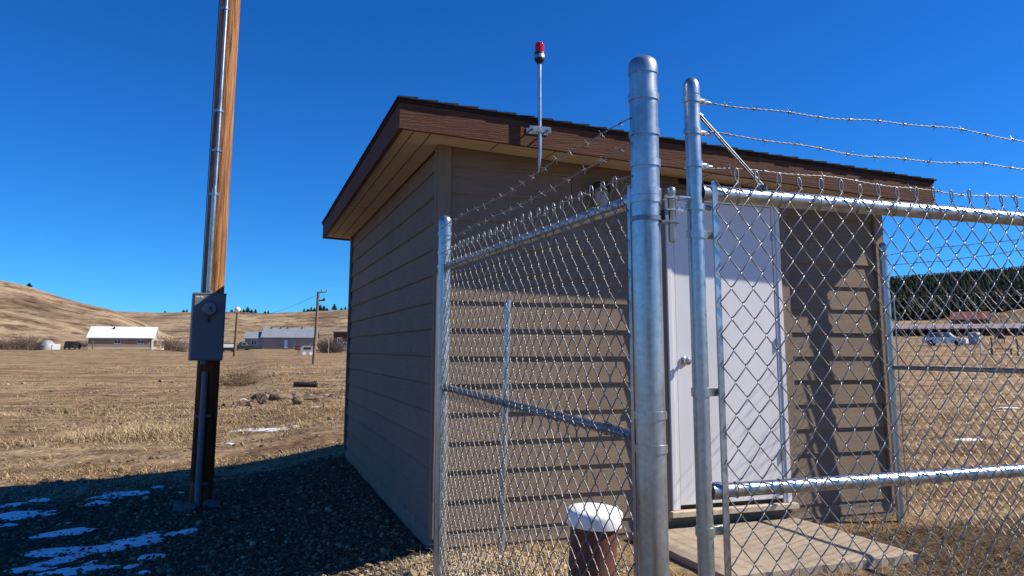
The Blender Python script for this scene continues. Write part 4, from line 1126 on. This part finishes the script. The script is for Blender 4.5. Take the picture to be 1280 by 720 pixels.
    # flat stones round the foot
    for (dx, dy, sx, sy, sz, lab) in ((-.085, -.20, .13, .09, .065, 'flat dark stone against the front of the pole foot'), (.15, -.10, .10, .08, .05, 'smaller rounded stone at the right of the pole foot')):
        rock(b.x + dx, b.y + dy, sx, sy, sz, 'stone', lab, 'stone', M['stone_grey'], 'stones at the pole foot')

def rock(x, y, sx, sy, sz, name, label, cat, mat, group=None, seed=None, rz=0.0):
    rnd = random.Random(seed if seed is not None else int((x * 131 + y * 77) * 100))
    import bmesh
    bm = bmesh.new(); bmesh.ops.create_icosphere(bm, subdivisions=3, radius=1)
    ox, oy = rnd.uniform(0, 99), rnd.uniform(0, 99)
    planes = [(Vector((rnd.gauss(0, 1), rnd.gauss(0, 1), rnd.gauss(0, .8))).normalized(), rnd.uniform(.55, .85)) for _ in range(9)]
    for v in bm.verts:
        c = v.co.copy()
        for n, d in planes:
            e = c.dot(n) - d
            if e > 0: c -= n * e
        c *= 1 + .12 * (float(_noise2(c.x * 3 + ox, c.y * 3 + c.z * 2 + oy)) - .5)
        v.co = Vector((c.x * sx, c.y * sy, c.z * sz))
    me = bpy.data.meshes.new(name); bm.to_mesh(me); bm.free(); me.materials.append(mat)
    o = bpy.data.objects.new(name, me); COL.objects.link(o); o.location = (x, y, tz(x, y) + sz * .35); o.rotation_euler = (0, 0, rz)
    return tag(o, label, cat, group)
build_pole()

# rubble in the field left of the shed
for i, (px, py, sx, sz, lab, mk) in enumerate((
        (325, 503, .30, .19, 'tan boulder at the left front of the rubble', 'rock'), (338, 499, .26, .17, 'dark split rock in the middle of the rubble', 'rock'),
        (350, 500, .36, .16, 'broad brown rock right of the split dark one', 'rock'), (372, 505, .16, .13, 'small reddish rock at the front right of the rubble', 'rock'),
        (361, 496, .18, .10, 'low dark rock behind the small reddish rock', 'rock'), (388, 500, .4, .09, 'flat dark clod nearest the shed wall', 'rock'), (406, 502, .32, .07, 'long low clod half hidden beside the shed', 'rock'),
        (316, 509, .12, .07, 'pale little stone in front of the tan boulder', 'rock'))):
    g = at_ground(px, py); rock(g.x, g.y, sx, sx * .8, sz, 'rock', lab, 'rock', M[mk], 'rocks of the rubble heap', seed=200 + i)
def build_drum():
    g = at_ground(382, 487); o = MB().tube([(-.38, 0, .16), (-.30, 0, .165), (.30, .05, .15), (.36, .05, .145)], [.075, .085, .085, .07], 16).build('culvert_pipe', M['blacktop'])
    o.location = g; tag(o, 'short black length of pipe lying behind the rubble', 'pipe')
build_drum()

# ------------------------------------------------------------------ shrubs
def shrub_mesh(seed, nb=70, spread=1.0, H=1.0):
    rnd = random.Random(seed); mb = MB()
    for _ in range(nb):
        a = rnd.uniform(0, 6.28); b0 = Vector((math.cos(a), math.sin(a), 0)) * rnd.uniform(0, .45) * spread
        ln = rnd.uniform(.5, 1.0) * H; le = rnd.uniform(.05, .65) * spread
        p1 = b0 + Vector((math.cos(a) * le * .4, math.sin(a) * le * .4, ln * .55)); p2 = b0 + Vector((math.cos(a) * le, math.sin(a) * le, ln))
        mb.tube([b0, p1, p2], [.012 * H, .008 * H, .003 * H], 3, caps=False, smooth=False)
        for _ in range(5):
            t = rnd.uniform(.25, .95); q = (b0.lerp(p1, t / .55) if t < .55 else p1.lerp(p2, (t - .55) / .45))
            e = q + Vector((rnd.gauss(0, .16), rnd.gauss(0, .16), rnd.uniform(.08, .28))) * H
            mb.tube([q, e], [.006 * H, .002 * H], 3, caps=False, smooth=False)
    return mb
SHRUB = [shrub_mesh(s) for s in (1, 2, 3)]
def shrub(px, d, H, W, label, mat, group, k):
    p = on_ground(px, d); o = SHRUB[k % 3].build('shrub', M[mat]); o.location = p; o.scale = (W * .9, W * .9, H * .74); o.rotation_euler = (0, 0, k * 1.7)
    tag(o, label, 'shrub', group)
SH = [(-8, 170, 3.2, 3.6, 'leafless shrub at the left photo edge below the hill'), (6, 172, 3.0, 3.2, 'second leafless shrub from the left photo edge'), (19, 168, 3.9, 4.0, 'broad leafless shrub left of the grey tank'), (33, 170, 4.6, 4.2, 'tallest leafless shrub left of the grey tank'), (45, 166, 3.6, 3.4, 'leafless shrub just left of the grey tank'),
      (103, 200, 2.6, 3, 'low leafless shrub behind the parked black van'), (212, 178, 4.6, 4.2, 'leafless shrub right of the white roofed house'), (222, 172, 3.4, 3.2, 'leafless shrub between the white roofed house and the pole'), (231, 168, 3.2, 3.0, 'leafless shrub touching the left of the meter box'),
      (288, 210, 3.0, 3.4, 'leafless shrub right of the meter box'), (404, 150, 3.6, 3.2, 'leafless shrub right of the tall far pole'), (412, 146, 4.2, 3.6, 'bushier leafless shrub between the far pole and the red building'), (421, 150, 3.4, 3.0, 'leafless shrub beside the red building')]
for i, (px, d, H, W, lab) in enumerate(SH): shrub(px, d, H, W, lab, 'bark', 'leafless shrubs near the far houses', i)
for i, (px, py, H, W, lab) in enumerate(((296, 476, .55, 1.3, 'tangled dead brush just right of the meter pole'), (283, 482, .42, 1.0, 'low dead brush directly behind the meter pole'), (308, 482, .40, 1.1, 'dead brush left of the rubble rocks'))):
    g = at_ground(px, py); o = SHRUB[i].build('dead_brush', M['deadbush']); o.location = g; o.scale = (W, W, H); tag(o, lab, 'brush', 'dead brush in the field')
def build_weed():
    g = at_ground(404, 513); mb = MB(); mb.tube([(0, 0, -.02), (.01, 0, .28), (.0, 0, .42)], [.012, .009, .004], 5)
    for k in range(5): mb.tube([(0.006, 0, .15 + k * .05), (.05 * (-1) ** k, .02, .22 + k * .05)], [.005, .002], 4)
    o = mb.build('weed_stalk', M['bark']); o.location = g; tag(o, 'single dark weed stalk standing near the shed wall', 'weed')
build_weed()

# ------------------------------------------------------------------ pines and forest
def pine_arrays(n, seed):
    pass
def pine_mesh(seed, H=1.0):
    rnd = random.Random(seed); mb = MB()
    mb.tube([(0, 0, -.03), (0, 0, .25), (0, 0, .9)], [.022, .018, .004], 5, caps=False)
    for k in range(9):
        z = .13 + .82 * k / 9; rr = (.24 * (1 - (k / 9) ** 1.3) + .02)
        m = 7; ph = rnd.uniform(0, 6)
        for j in range(m):
            a = ph + j * 6.283 / m + rnd.uniform(-.25, .25); l = rr * rnd.uniform(.65, 1.15); wz = rnd.uniform(.35, .5) * rr + .02
            d = Vector((math.cos(a), math.sin(a), 0)); s = Vector((-d.y, d.x, 0))
            top = Vector((0, 0, z + .10)); tip = d * l + Vector((0, 0, z - .03))
            mb.add([top, d * l * .55 + s * wz + Vector((0, 0, z)), tip, d * l * .55 - s * wz + Vector((0, 0, z))], [(0, 1, 2), (0, 2, 3)])
    return mb
PINE = [pine_mesh(s) for s in (4, 5, 6)]
ridge_pines = [(203, 3.6, 390), (226.5, 5.0, 392), (230.5, 4.0, 391), (287, 6, 391), (293, 5.2, 391), (297, 6.5, 391), (302, 6, 391), (307, 7.5, 391), (312, 8.0, 392), (317, 5.5, 392), (329, 5, 392), (333, 4.5, 392), (378, 5, 391), (383, 6.5, 391), (387, 6, 391), (391, 7.5, 391), (398, 9, 391), (403, 8.5, 391), (407, 6, 391), (416, 8, 390), (425, 6, 390), (430, 4.5, 390), (29, 4, 357)]
def build_ridge_pines():
    n = len(ridge_pines)
    for i, (px, h, py) in enumerate(ridge_pines):
        r = ray(px, 437); dist = 470 if px == 29 else 760
        q = dist / math.hypot(r[0], r[1]) * .985
        x, y = r[0] * q, r[1] * q
        o = PINE[i % 3].build('pine_tree', M['pine']); o.location = (x, y, tz(x, y) - .3); o.scale = (h * (1.6 + .5 * math.sin(i * 2.1)), h * 1.6, h * (.66 + .2 * math.sin(i * 3.7))); o.rotation_euler = (0, 0, i)
        if px < 100: lab = 'lone dark pine dot on the crest of the left hill'
        elif px < 210: lab = 'small dark pine on the ridge above the right end of the white roof'
        elif px < 240: lab = 'small pine of the pair on the ridge left of the meter box'
        elif px < 320: lab = 'dark pine in the ridge cluster between the meter box and white lamp pole'
        elif px < 340: lab = 'small pine of the two apart on the ridge above the grey roof'
        else: lab = 'dark pine in the ridge cluster around the tall far pole'
        tag(o, lab, 'tree', 'pines along the ridge: ' + ('hill' if px < 100 else 'single' if px < 210 else 'pair' if px < 240 else 'cluster by the lamp pole' if px < 320 else 'two apart' if px < 340 else 'cluster by the far pole'))
build_ridge_pines()

def build_forest():
    mb = [np.array(m.v) for m in PINE]; fs = []
    for m in PINE:
        F = []
        for f in m.f:
            F.append((f[0], f[1], f[2]) if len(f) == 3 else f)
        T = []
        for f in F:
            if len(f) == 3: T.append(f)
            else: T.append((f[0], f[1], f[2])); T.append((f[0], f[2], f[3]))
        fs.append(np.array(T))
    n = 6000
    px = rng.uniform(1010, 1420, n); d = rng.uniform(300, 530, n)
    VV = []; FF = []; TT = []; off = 0
    xs = (px - PX) / FPX * d; ys = d; zs = terrain(xs, ys); lows = 300 + 60 * fbm(xs / 60, ys / 60, 91, 3) + np.where(px > 1215, 45, 0)
    for i in range(n):
        x, y = xs[i], ys[i]; dist = math.hypot(x, y); low = lows[i]
        if dist < low or dist > 600: continue
        k = i % 3; h = rng.uniform(4, 7); w = h * rng.uniform(1.0, 1.4)
        z = zs[i] - .4; a = rng.uniform(0, 6.28); c, s = math.cos(a), math.sin(a); B = mb[k]
        V = np.stack([(B[:, 0] * c - B[:, 1] * s) * w + x, (B[:, 0] * s + B[:, 1] * c) * w + y, B[:, 2] * h + z], -1)
        VV.append(V); FF.append(fs[k] + off); off += len(V)
        TT.append(np.clip(rng.normal(.4, .2) + .25 * rng.standard_normal(len(V)) * .5, 0, 1))
    o = np_mesh('forest', np.vstack(VV), np.vstack(FF), M['forest'], np.concatenate(TT))
    kind(o, 'stuff'); tag(o, 'dark pine forest covering the hill on the right', 'forest')
build_forest()

# ------------------------------------------------------------------ far buildings
def facing(p): return math.atan2(-p.y, -p.x) + math.pi / 2    # local -Y looks at the camera

def gable_house(t, L, D, wh, rise, wall, roof, oh=.5, base=.0):
    m = MB()
    m.prism([(-D / 2, 0), (D / 2, 0), (D / 2, wh), (0, wh + rise), (-D / 2, wh)], -L / 2, L / 2, Matrix.Rotation(-math.pi / 2, 4, 'Z'))
    m.build('wall', wall, t)
    r = MB(); e = oh; s = rise / (D / 2); th = .16
    for sg in (-1, 1):
        y0, y1 = 0, sg * (D / 2 + e); z0, z1 = wh + rise + .03, wh - s * e + .03
        p = [(-L / 2 - e, y0, z0), (L / 2 + e, y0, z0), (L / 2 + e, y1, z1), (-L / 2 - e, y1, z1)]
        if sg > 0: p = [p[1], p[0], p[3], p[2]]
        r.hexa([p[3], p[2], p[1], p[0]] + [(a, b, c + th) for a, b, c in (p[3], p[2], p[1], p[0])])
    return r.build('roof', roof, t)

def window(t, x0, x1, z0, z1, y, split=True, side=None):
    f = MB(); w = .09
    f.box(x0, x1, y - .05, y + .02, z0, z0 + w); f.box(x0, x1, y - .05, y + .02, z1 - w, z1)
    f.box(x0, x0 + w, y - .05, y + .02, z0 + w, z1 - w); f.box(x1 - w, x1, y - .05, y + .02, z0 + w, z1 - w)
    if split: f.box((x0 + x1) / 2 - .05, (x0 + x1) / 2 + .05, y - .05, y + .02, z0 + w, z1 - w)
    fo = f.build('window', M['white'], t)
    g = MB(); g.box(x0 + .02, x1 - .02, y - .02, y + .01, z0 + .02, z1 - .02); g.build('pane', M['glass'], fo)

def house_white():
    p = on_ground(154, 182); t = thing('house', 'long tan house under a bright white metal roof', 'house', p, facing(p) - R(10)); t.scale = (.86,) * 3
    L, D, wh = 15.6, 8.5, 3.3
    rf = gable_house(t, L, D, wh, 2.7, M['wall_tan'], M['roof_white'])
    m = MB(); m.box(-2.6, -2.2, -1.2, -.8, 4.9, 6.1); m.build('chimney', M['black'], rf)
    window(t, -1.6, .0, 1.5, 2.6, -D / 2); window(t, 4.1, 5.7, 1.5, 2.6, -D / 2)
    m = MB(); m.box(L / 2 - .25, L / 2 + .12, -D / 2 - .1, -D / 2 + .25, 0, wh - .1); m.build('corner_post', M['white'], t)
    m = MB(); m.box(L / 2, L / 2 + 2.0, -D / 2 + 1.5, D / 2 - 1, 2.5, 2.65); m.box(L / 2 + 1.85, L / 2 + 2.0, -D / 2 + 1.5, -D / 2 + 1.65, 0, 2.5); m.box(L / 2 + 1.85, L / 2 + 2.0, D / 2 - 1.2, D / 2 - 1.05, 0, 2.5); m.box(L / 2, L / 2 + 2, -D / 2 + 1.5, D / 2 - 1, .05, .3); m.build('porch', M['white'], t)
    m = MB(); m.box(-L / 2 + .02, L / 2 - .3, -D / 2 - .05, -D / 2 + .02, 0, .7); m.build('lower_band', M['soffit'], t)  # paler beige band along the foot of the front wall
    m = MB(); m.box(-L / 2 + 1.5, -L / 2 + 1.75, -D / 2 - 2.6, -D / 2 - 2.4, 0, 2.4); o = m.build('wooden_post', M['pole_far']); o.location = p; o.rotation_euler = t.rotation_euler; o.scale = t.scale
    tag(o, 'dark wooden post in front of the white roofed house', 'post')
house_white()

def house_grey():
    p = on_ground(363, 190); t = thing('house', 'grey house with a blue grey metal roof and left wing', 'house', p, facing(p) - R(6)); t.scale = (.90,) * 3
    L, D, wh = 13.6, 8.5, 3.1
    rf = gable_house(t, L, D, wh, 2.4, M['wall_grey'], M['roof_grey'])
    for x in (-5.2, -2.8, -1, 2.8):
        m = MB(); m.box(x, x + .25, -.6, -.35, 4.9, 5.9); m.build('vent_pipe', M['black'], rf)
    for x in (-1.2, .9):
        m = MB(); m.box(x, x + .85, -D / 2 - .06, -D / 2 + .02, .2, 2.3); m.build('door', M['white'] if x < 0 else M['tank'], t)
    m = MB(); m.box(L / 2 - .4, L / 2 - .05, -D / 2 - .12, -D / 2 + .1, 0, wh); m.build('corner_post', M['white'], t)
    # wing
    w = MB(); x0, x1 = -L / 2 - 4.6, -L / 2 + .0; w.box(x0, x1 - .01, -D / 2 + .5, D / 2 - 1.5, 0, 2.6); w.build('wing_wall', M['wall_grey'], t)
    r = MB(); r.hexa([(x0 - .4, -D / 2 + .1, 2.6), (x1 - .02, -D / 2 + .1, 2.6), (x1 - .02, 0, 4.4), (x0 - .4, 0, 4.4), (x0 - .4, -D / 2 + .1, 2.75), (x1 - .02, -D / 2 + .1, 2.75), (x1 - .02, 0, 4.55), (x0 - .4, 0, 4.55)])
    r.hexa([(x0 - .4, 0, 4.4), (x1 - .02, 0, 4.4), (x1 - .02, D / 2 - 1, 2.6), (x0 - .4, D / 2 - 1, 2.6), (x0 - .4, 0, 4.55), (x1 - .02, 0, 4.55), (x1 - .02, D / 2 - 1, 2.75), (x0 - .4, D / 2 - 1, 2.75)])
    r.build('wing_roof', M['roof_grey'], t)
    g = MB(); g.prism([(-D / 2 + .5, 2.6), (D / 2 - 1.5, 2.6), (0, 4.4)], x0 + .02, x0 + .2, Matrix.Rotation(-math.pi / 2, 4, 'Z')); g.build('gable', M['wall_grey'], t)
    window(t, x0 + 1.7, x0 + 3.1, 1.0, 2.2, -D / 2 + .5)
house_grey()

def box_building(name, label, cat, px, d, L, D, h, wall, roof, rise=.8, rz=0.0):
    p = on_ground(px, d); t = thing(name, label, cat, p, facing(p) + rz)
    gable_house(t, L, D, h, rise, wall, roof, .3); return t
t = box_building('barn', 'dark red flat roofed building at the left edge of the shed wall', 'building', 434, 172, 6, 6, 4.0, M['red_wall'], M['roof_mauve'], .3)
window(t, -2.2, -1.2, 1.6, 2.8, -3)
t = box_building('barn', 'faded red roofed building behind the long low shelter on the right', 'building', 1216, 150, 6.0, 5, 2.2, M['red_wall'], M['red_roof'], 1.4)
window(t, -1.4, -.4, .9, 1.8, -2.5)

def build_shelter():
    p = on_ground(1215, 128); t = thing('livestock_shelter', 'long low open shelter with a mauve roof on the right', 'shelter', p, facing(p) + R(8)); t.scale = (1, 1, .74)
    L = 24; m = MB(); m.hexa([(-L / 2, -2.6, 1.35), (L / 2, -2.6, 1.35), (L / 2, 2.4, 2.5), (-L / 2, 2.4, 2.5), (-L / 2, -2.6, 1.5), (L / 2, -2.6, 1.5), (L / 2, 2.4, 2.65), (-L / 2, 2.4, 2.65)]); m.build('roof', M['roof_mauve'], t)
    m = MB(); m.box(-L / 2, L / 2, 2.2, 2.35, -.3, 2.45); m.build('back_wall', M['red_wall'], t)
    for k in range(9):
        x = -L / 2 + .2 + k * (L - .5) / 8; m = MB(); m.box(x, x + .18, -2.45, -2.27, -.3, 1.36); m.build('post', M['pole_far'], t)
    m = MB(); m.box(-L / 2, L / 2, -2.66, -2.55, 1.15, 1.42); m.build('fascia', M['red_wall'], t)
build_shelter()

# ------------------------------------------------------------------ vehicles and yard clutter
def car_body(kind_, L, W, H):
    if kind_ == 'van': pr = [(-.5, .16), (.5, .16), (.5, .5), (.44, .56), (.36, .93), (.28, 1), (-.46, 1), (-.5, .9)]
    elif kind_ == 'pickup': pr = [(-.5, .18), (.5, .18), (.5, .5), (.46, .56), (.26, .6), (.17, .97), (.12, 1), (-.05, 1), (-.10, .6), (-.5, .6)]
    else: pr = [(-.5, .18), (.5, .18), (.5, .48), (.46, .55), (.24, .62), (.12, .95), (.06, 1), (-.2, 1), (-.28, .95), (-.42, .64), (-.5, .58)]
    return [(x * L, z * H) for x, z in pr]
def vehicle(name, label, kind_, px, d, rz, paint, L=4.6, W=1.8, H=1.6):
    p = on_ground(px, d); t = thing(name, label, 'car' if kind_ != 'pickup' else 'pickup', p, facing(p) + rz)
    pr = car_body(kind_, L, W, H); m = MB(); m.prism(pr, -W / 2, W / 2)
    m.v = [(x, y * (1 if z < .58 * H else 1 - .30 * (z / H - .58) / .42), z) for x, y, z in m.v]; m.build('body', paint, t)
    a = {'van': (-.42, .33), 'pickup': (-.03, .15), 'car': (-.33, .15)}[kind_]
    zz = (.58, .9) if kind_ == 'van' else (.64, .93)
    for sy in (-1, 1):
        m = MB(); y = sy * W / 2 * .93; m.hexa([(a[0] * L, y - .02, zz[0] * H), (a[1] * L, y - .02, zz[0] * H), (a[1] * L, y + .02, zz[0] * H), (a[0] * L, y + .02, zz[0] * H),
              ((a[0] + .04) * L, y - .02, zz[1] * H), ((a[1] - .06) * L, y - .02, zz[1] * H), ((a[1] - .06) * L, y + .02, zz[1] * H), ((a[0] + .04) * L, y + .02, zz[1] * H)]); m.build('window', M['glass'], t)
        for xx in (-.31, .31):
            m = MB(); m.lathe([(0, 0), (.2, 0), (.33, .02), (.33, .2), (.2, .22), (0, .22)], 16, (xx * L, y + .11 - (.0 if sy > 0 else .0), .33), Matrix.Rotation(math.pi / 2, 4, 'X')); m.build('wheel', M['tyre'], t)
    for sy in (-.36, .36):
        m = MB(); m.box(L / 2 - .02, L / 2 + .03, sy * W * 2 * .5 - .15, sy * W * 2 * .5 + .15, .42 * H, .5 * H); m.build('headlight', M['white'], t)
    return t
vehicle('parked_van', 'black van parked left of the white roofed house', 'van', 90, 175, R(72), M['car_black'], 4.4, 2.2, 1.8)
vehicle('parked_pickup', 'dark pickup parked at the left of the grey house', 'pickup', 302, 180, R(20), M['car_black'], 4.8, 2.0, 2.0)
vehicle('parked_pickup', 'grey pickup parked before the dark red building', 'pickup', 428, 160, R(15), M['car_grey'], 4.8, 2.0, 2.0)
vehicle('parked_car', 'white car parked in front of the long mauve shelter', 'car', 1182, 88, R(-8), M['car_white'], 4.4, 1.8, 1.5)

def build_clutter():
    p = on_ground(58, 168); t = thing('storage_tank', 'rounded grey storage tank near the leafless shrubs', 'tank', p, facing(p))
    m = MB(); m.lathe([(0, 2.1), (.9, 1.9), (1.5, 1.3), (1.7, .6), (1.7, 0)], 20); m.build('tank', M['tank'], t)
    m = MB(); m.bbox(1.0, 2.5, -1.5, -.2, 0, 1.2, .05); m.build('pump_box', M['white'], t)
    p = on_ground(285, 172); t = thing('cargo_trailer', 'white topped trailer just right of the meter box', 'trailer', p, facing(p))
    m = MB(); m.bbox(-1.6, 1.6, -1, 1, .9, 1.6, .06); m.build('top', M['white'], t)
    m = MB(); m.bbox(-1.5, 1.5, -.95, .95, .35, .898, .04); m.build('bed', M['car_black'], t)
    for x in (-.9, .9):
        m = MB(); m.lathe([(0, 0), (.3, .0), (.3, .2), (0, .2)], 14, (x, -.95, .32), Matrix.Rotation(math.pi / 2, 4, 'X')); m.build('wheel', M['tyre'], t)
    p = on_ground(112, 182); t = thing('rail_fence', 'low pale rail fence between the black van and the house', 'fence', p, facing(p))
    for x in (-3, 0, 3):
        m = MB(); m.box(x - .1, x + .1, -.08, .08, -.2, 1.2); m.build('post', M['pole_far'], t)
    m = MB(); m.box(-3.4, 3.4, -.13, -.08, .8, 1.0); m.build('rail', M['soffit'], t)
    p = on_ground(384, 120); t = thing('small_trailer', 'small grey camper trailer left of the tall far pole', 'trailer', p, facing(p) + R(5))
    m = MB(); m.prism([(-1.1, .3), (1.0, .3), (1.1, .9), (.85, 1.35), (-.7, 1.45), (-1.1, 1.1)], -.7, .7); m.build('body', M['tank'], t)
    for x in (-.5, .5):
        m = MB(); m.lathe([(0, 0), (.26, .0), (.26, .16), (0, .16)], 14, (x, -.62, .26), Matrix.Rotation(math.pi / 2, 4, 'X')); m.build('wheel', M['white'], t)
    m = MB(); m.box(-.6, .5, -.72, -.69, .85, 1.2); m.build('window', M['glass'], t)
    p = on_ground(373, 118); t = thing('sign_board', 'dark little sign board on a post left of the camper trailer', 'sign', p, facing(p))
    m = MB(); m.box(-.06, .06, -.05, .05, -.2, .9); m.build('post', M['pole_far'], t)
    m = MB(); m.bbox(-.5, .3, -.09, -.052, .75, 1.5, .02); m.build('board', M['red_wall'], t)
    p = on_ground(1219, 92); t = thing('water_tank', 'grey upright water tank right of the white car', 'tank', p, facing(p))
    m = MB(); m.lathe([(0, 1.5), (.3, 1.45), (.62, 1.3), (.66, 1.2), (.66, 0)], 20); m.build('tank', M['tank'], t)
    m = MB(); m.lathe([(0, .1), (.16, .1), (.16, 0)], 12, (0, 0, 1.46)); m.build('lid', M['black'], t)
    p = on_ground(1251, 96); t = thing('feed_bin', 'rust red feed bin on legs near the right photo edge', 'bin', p, facing(p))
    m = MB(); m.bbox(-.55, .55, -.4, .4, .5, 1.45, .03); m.build('bin', M['red_wall'], t)
    for sx in (-.45, .45):
        for sy in (-.3, .3):
            m = MB(); m.box(sx - .05, sx + .05, sy - .05, sy + .05, -.15, .5); m.build('leg', M['pole_far'], t)
    p = at_ground(1252, 443); t = thing('bench', 'low dark timber bench standing in the right field', 'bench', p, facing(p))
    m = MB(); m.bbox(-.8, .8, -.2, .2, .38, .46, .01); m.build('seat', M['pole_far'], t)
    for sx in (-.65, .65):
        m = MB(); m.box(sx - .06, sx + .06, -.17, .17, -.1, .38); m.build('leg', M['pole_far'], t)
    for i, (px, d, h) in enumerate(((1226, 62, 1.3), (1240, 60, 1.35), (1272, 58, 1.3))):
        p = on_ground(px, d); m = MB().tube([(0, 0, -.2), (.02, 0, h * .6), (0, 0, h)], [.07, .065, .06], 10); o = m.build('fence_post', M['pole_far'] if i else M['white']); o.location = p
        tag(o, ('pale short post right of the grey water tank', 'brown short post left of the rust red bin', 'brown short post at the right photo edge')[i], 'post', 'short posts in the right field')
build_clutter()

def build_far_poles():
    p = at_ground(391.5, 455); k = p.y / FPX
    t = thing('utility_pole', 'slim far utility pole with crossarm in front of the grey house', 'utility pole', p)
    H = 89 * k; m = MB(); m.tube([(0, 0, -.4), (.02 * H, 0, H * .5), (.028 * H, 0, H)], [.13, .115, .09], 12); m.build('shaft', M['pole_far'], t)
    m = MB(); m.box(-.1 + .026 * H, .62 + .026 * H, -.05, .05, H * .99, H); m.build('crossarm', M['pole_far'], t)
    for x, z in ((.3, 0), (.7, 0)):
        m = MB(); m.lathe([(.0, .22), (.06, .18), (.07, .08), (.03, 0)], 10, (x + .026 * H, 0, H)); m.build('insulator', M['tank'], t)
    m = MB(); m.box(.026 * H, .55 + .026 * H, -.04, .04, H * .87, H * .89); m.box(.40 + .026 * H, .6 + .026 * H, -.06, .06, H * .885, H * .91); m.build('bracket', M['pole_far'], t)
    q = at_ground(293, 445.5); k = q.y / FPX
    t2 = thing('lamp_pole', 'brown wooden pole topped by a round white lamp', 'street lamp', q)
    H2 = 54 * k; m = MB(); m.tube([(0, 0, -.4), (.1, 0, H2)], [.26, .2], 12); m.build('shaft', M['pole_far'], t2)
    m = MB(); m.lathe([(0, .95), (.25, .9), (.45, .65), (.48, .4), (.3, .1), (.15, 0)], 16, (.1, 0, H2)); m.build('lamp', M['white'], t2)
    # overhead line between the two
    a = Vector((p.x + .5, p.y, p.z + H)); b = Vector((q.x, q.y, q.z + H2 * .98)); pts = []
    for i in range(21):
        s = i / 20; v = a.lerp(b, s); v.z -= 2.0 * 4 * s * (1 - s) * .5; pts.append(v)
    o = MB().tube(pts, .012, 4).build('overhead_line', M['black']); tag(o, 'thin overhead line slung from the far utility pole', 'wire')
    s = at_ground(410, 443); m = MB().tube([(0, 0, -.2), (.05, 0, 1.6), (-.1, 0, 2.7), (-.28, 0, 3.0)], [.06, .05, .045, .03], 8); o = m.build('bent_post', M['tank']); o.location = s; tag(o, 'pale bent post right of the far utility pole', 'post')
build_far_poles()

# ------------------------------------------------------------------ light, sky, camera
SUN_AZ, SUN_EL = 89.0, 40.0      # degrees to the right of the view axis, above the horizon
sd = Vector((math.sin(R(SUN_AZ)) * math.cos(R(SUN_EL)), math.cos(R(SUN_AZ)) * math.cos(R(SUN_EL)), math.sin(R(SUN_EL))))
L = bpy.data.lights.new('sun', 'SUN'); L.energy = 5.0; L.angle = R(.53); L.color = (1.0, .91, .77)
lo = bpy.data.objects.new('sun', L); COL.objects.link(lo); lo.rotation_euler = sd.to_track_quat('Z', 'Y').to_euler()

w = bpy.data.worlds.new('World'); SC.world = w; w.use_nodes = True
nt = w.node_tree; bg = nt.nodes['Background']
sky = nt.nodes.new('ShaderNodeTexSky'); sky.sky_type = 'NISHITA'; sky.sun_disc = False
sky.sun_elevation = R(SUN_EL); sky.sun_rotation = R(SUN_AZ); sky.altitude = 1600; sky.air_density = 1.0; sky.dust_density = .1; sky.ozone_density = 3.0
hs = nt.nodes.new('ShaderNodeHueSaturation'); hs.inputs['Saturation'].default_value = 1.25
nt.links.new(sky.outputs[0], hs.inputs['Color']); tint = nt.nodes.new('ShaderNodeMix'); tint.data_type = 'RGBA'; tint.blend_type = 'MULTIPLY'; tint.inputs['Factor'].default_value = 1
tint.inputs['B'].default_value = (.245, .76, 1.25, 1)
nt.links.new(hs.outputs[0], tint.inputs['A']); nt.links.new(tint.outputs['Result'], bg.inputs['Color']); bg.inputs['Strength'].default_value = .082

cam = bpy.data.cameras.new('camera'); cam.sensor_width = 36; cam.lens = FPX / 1280 * 36; cam.shift_y = -64 / 1280
cam.clip_start = .05; cam.clip_end = 6000
co = bpy.data.objects.new('camera', cam); COL.objects.link(co); co.location = (0, 0, EYE)
co.rotation_euler = (Matrix.Rotation(math.pi / 2 + PITCH, 4, 'X') @ Matrix.Rotation(ROLL, 4, 'Z')).to_euler()
SC.camera = co
SC.view_settings.view_transform = 'Standard'; SC.view_settings.look = 'None'; SC.view_settings.gamma = 1; SC.view_settings.exposure = 0.55
SC.view_settings.use_curve_mapping = False
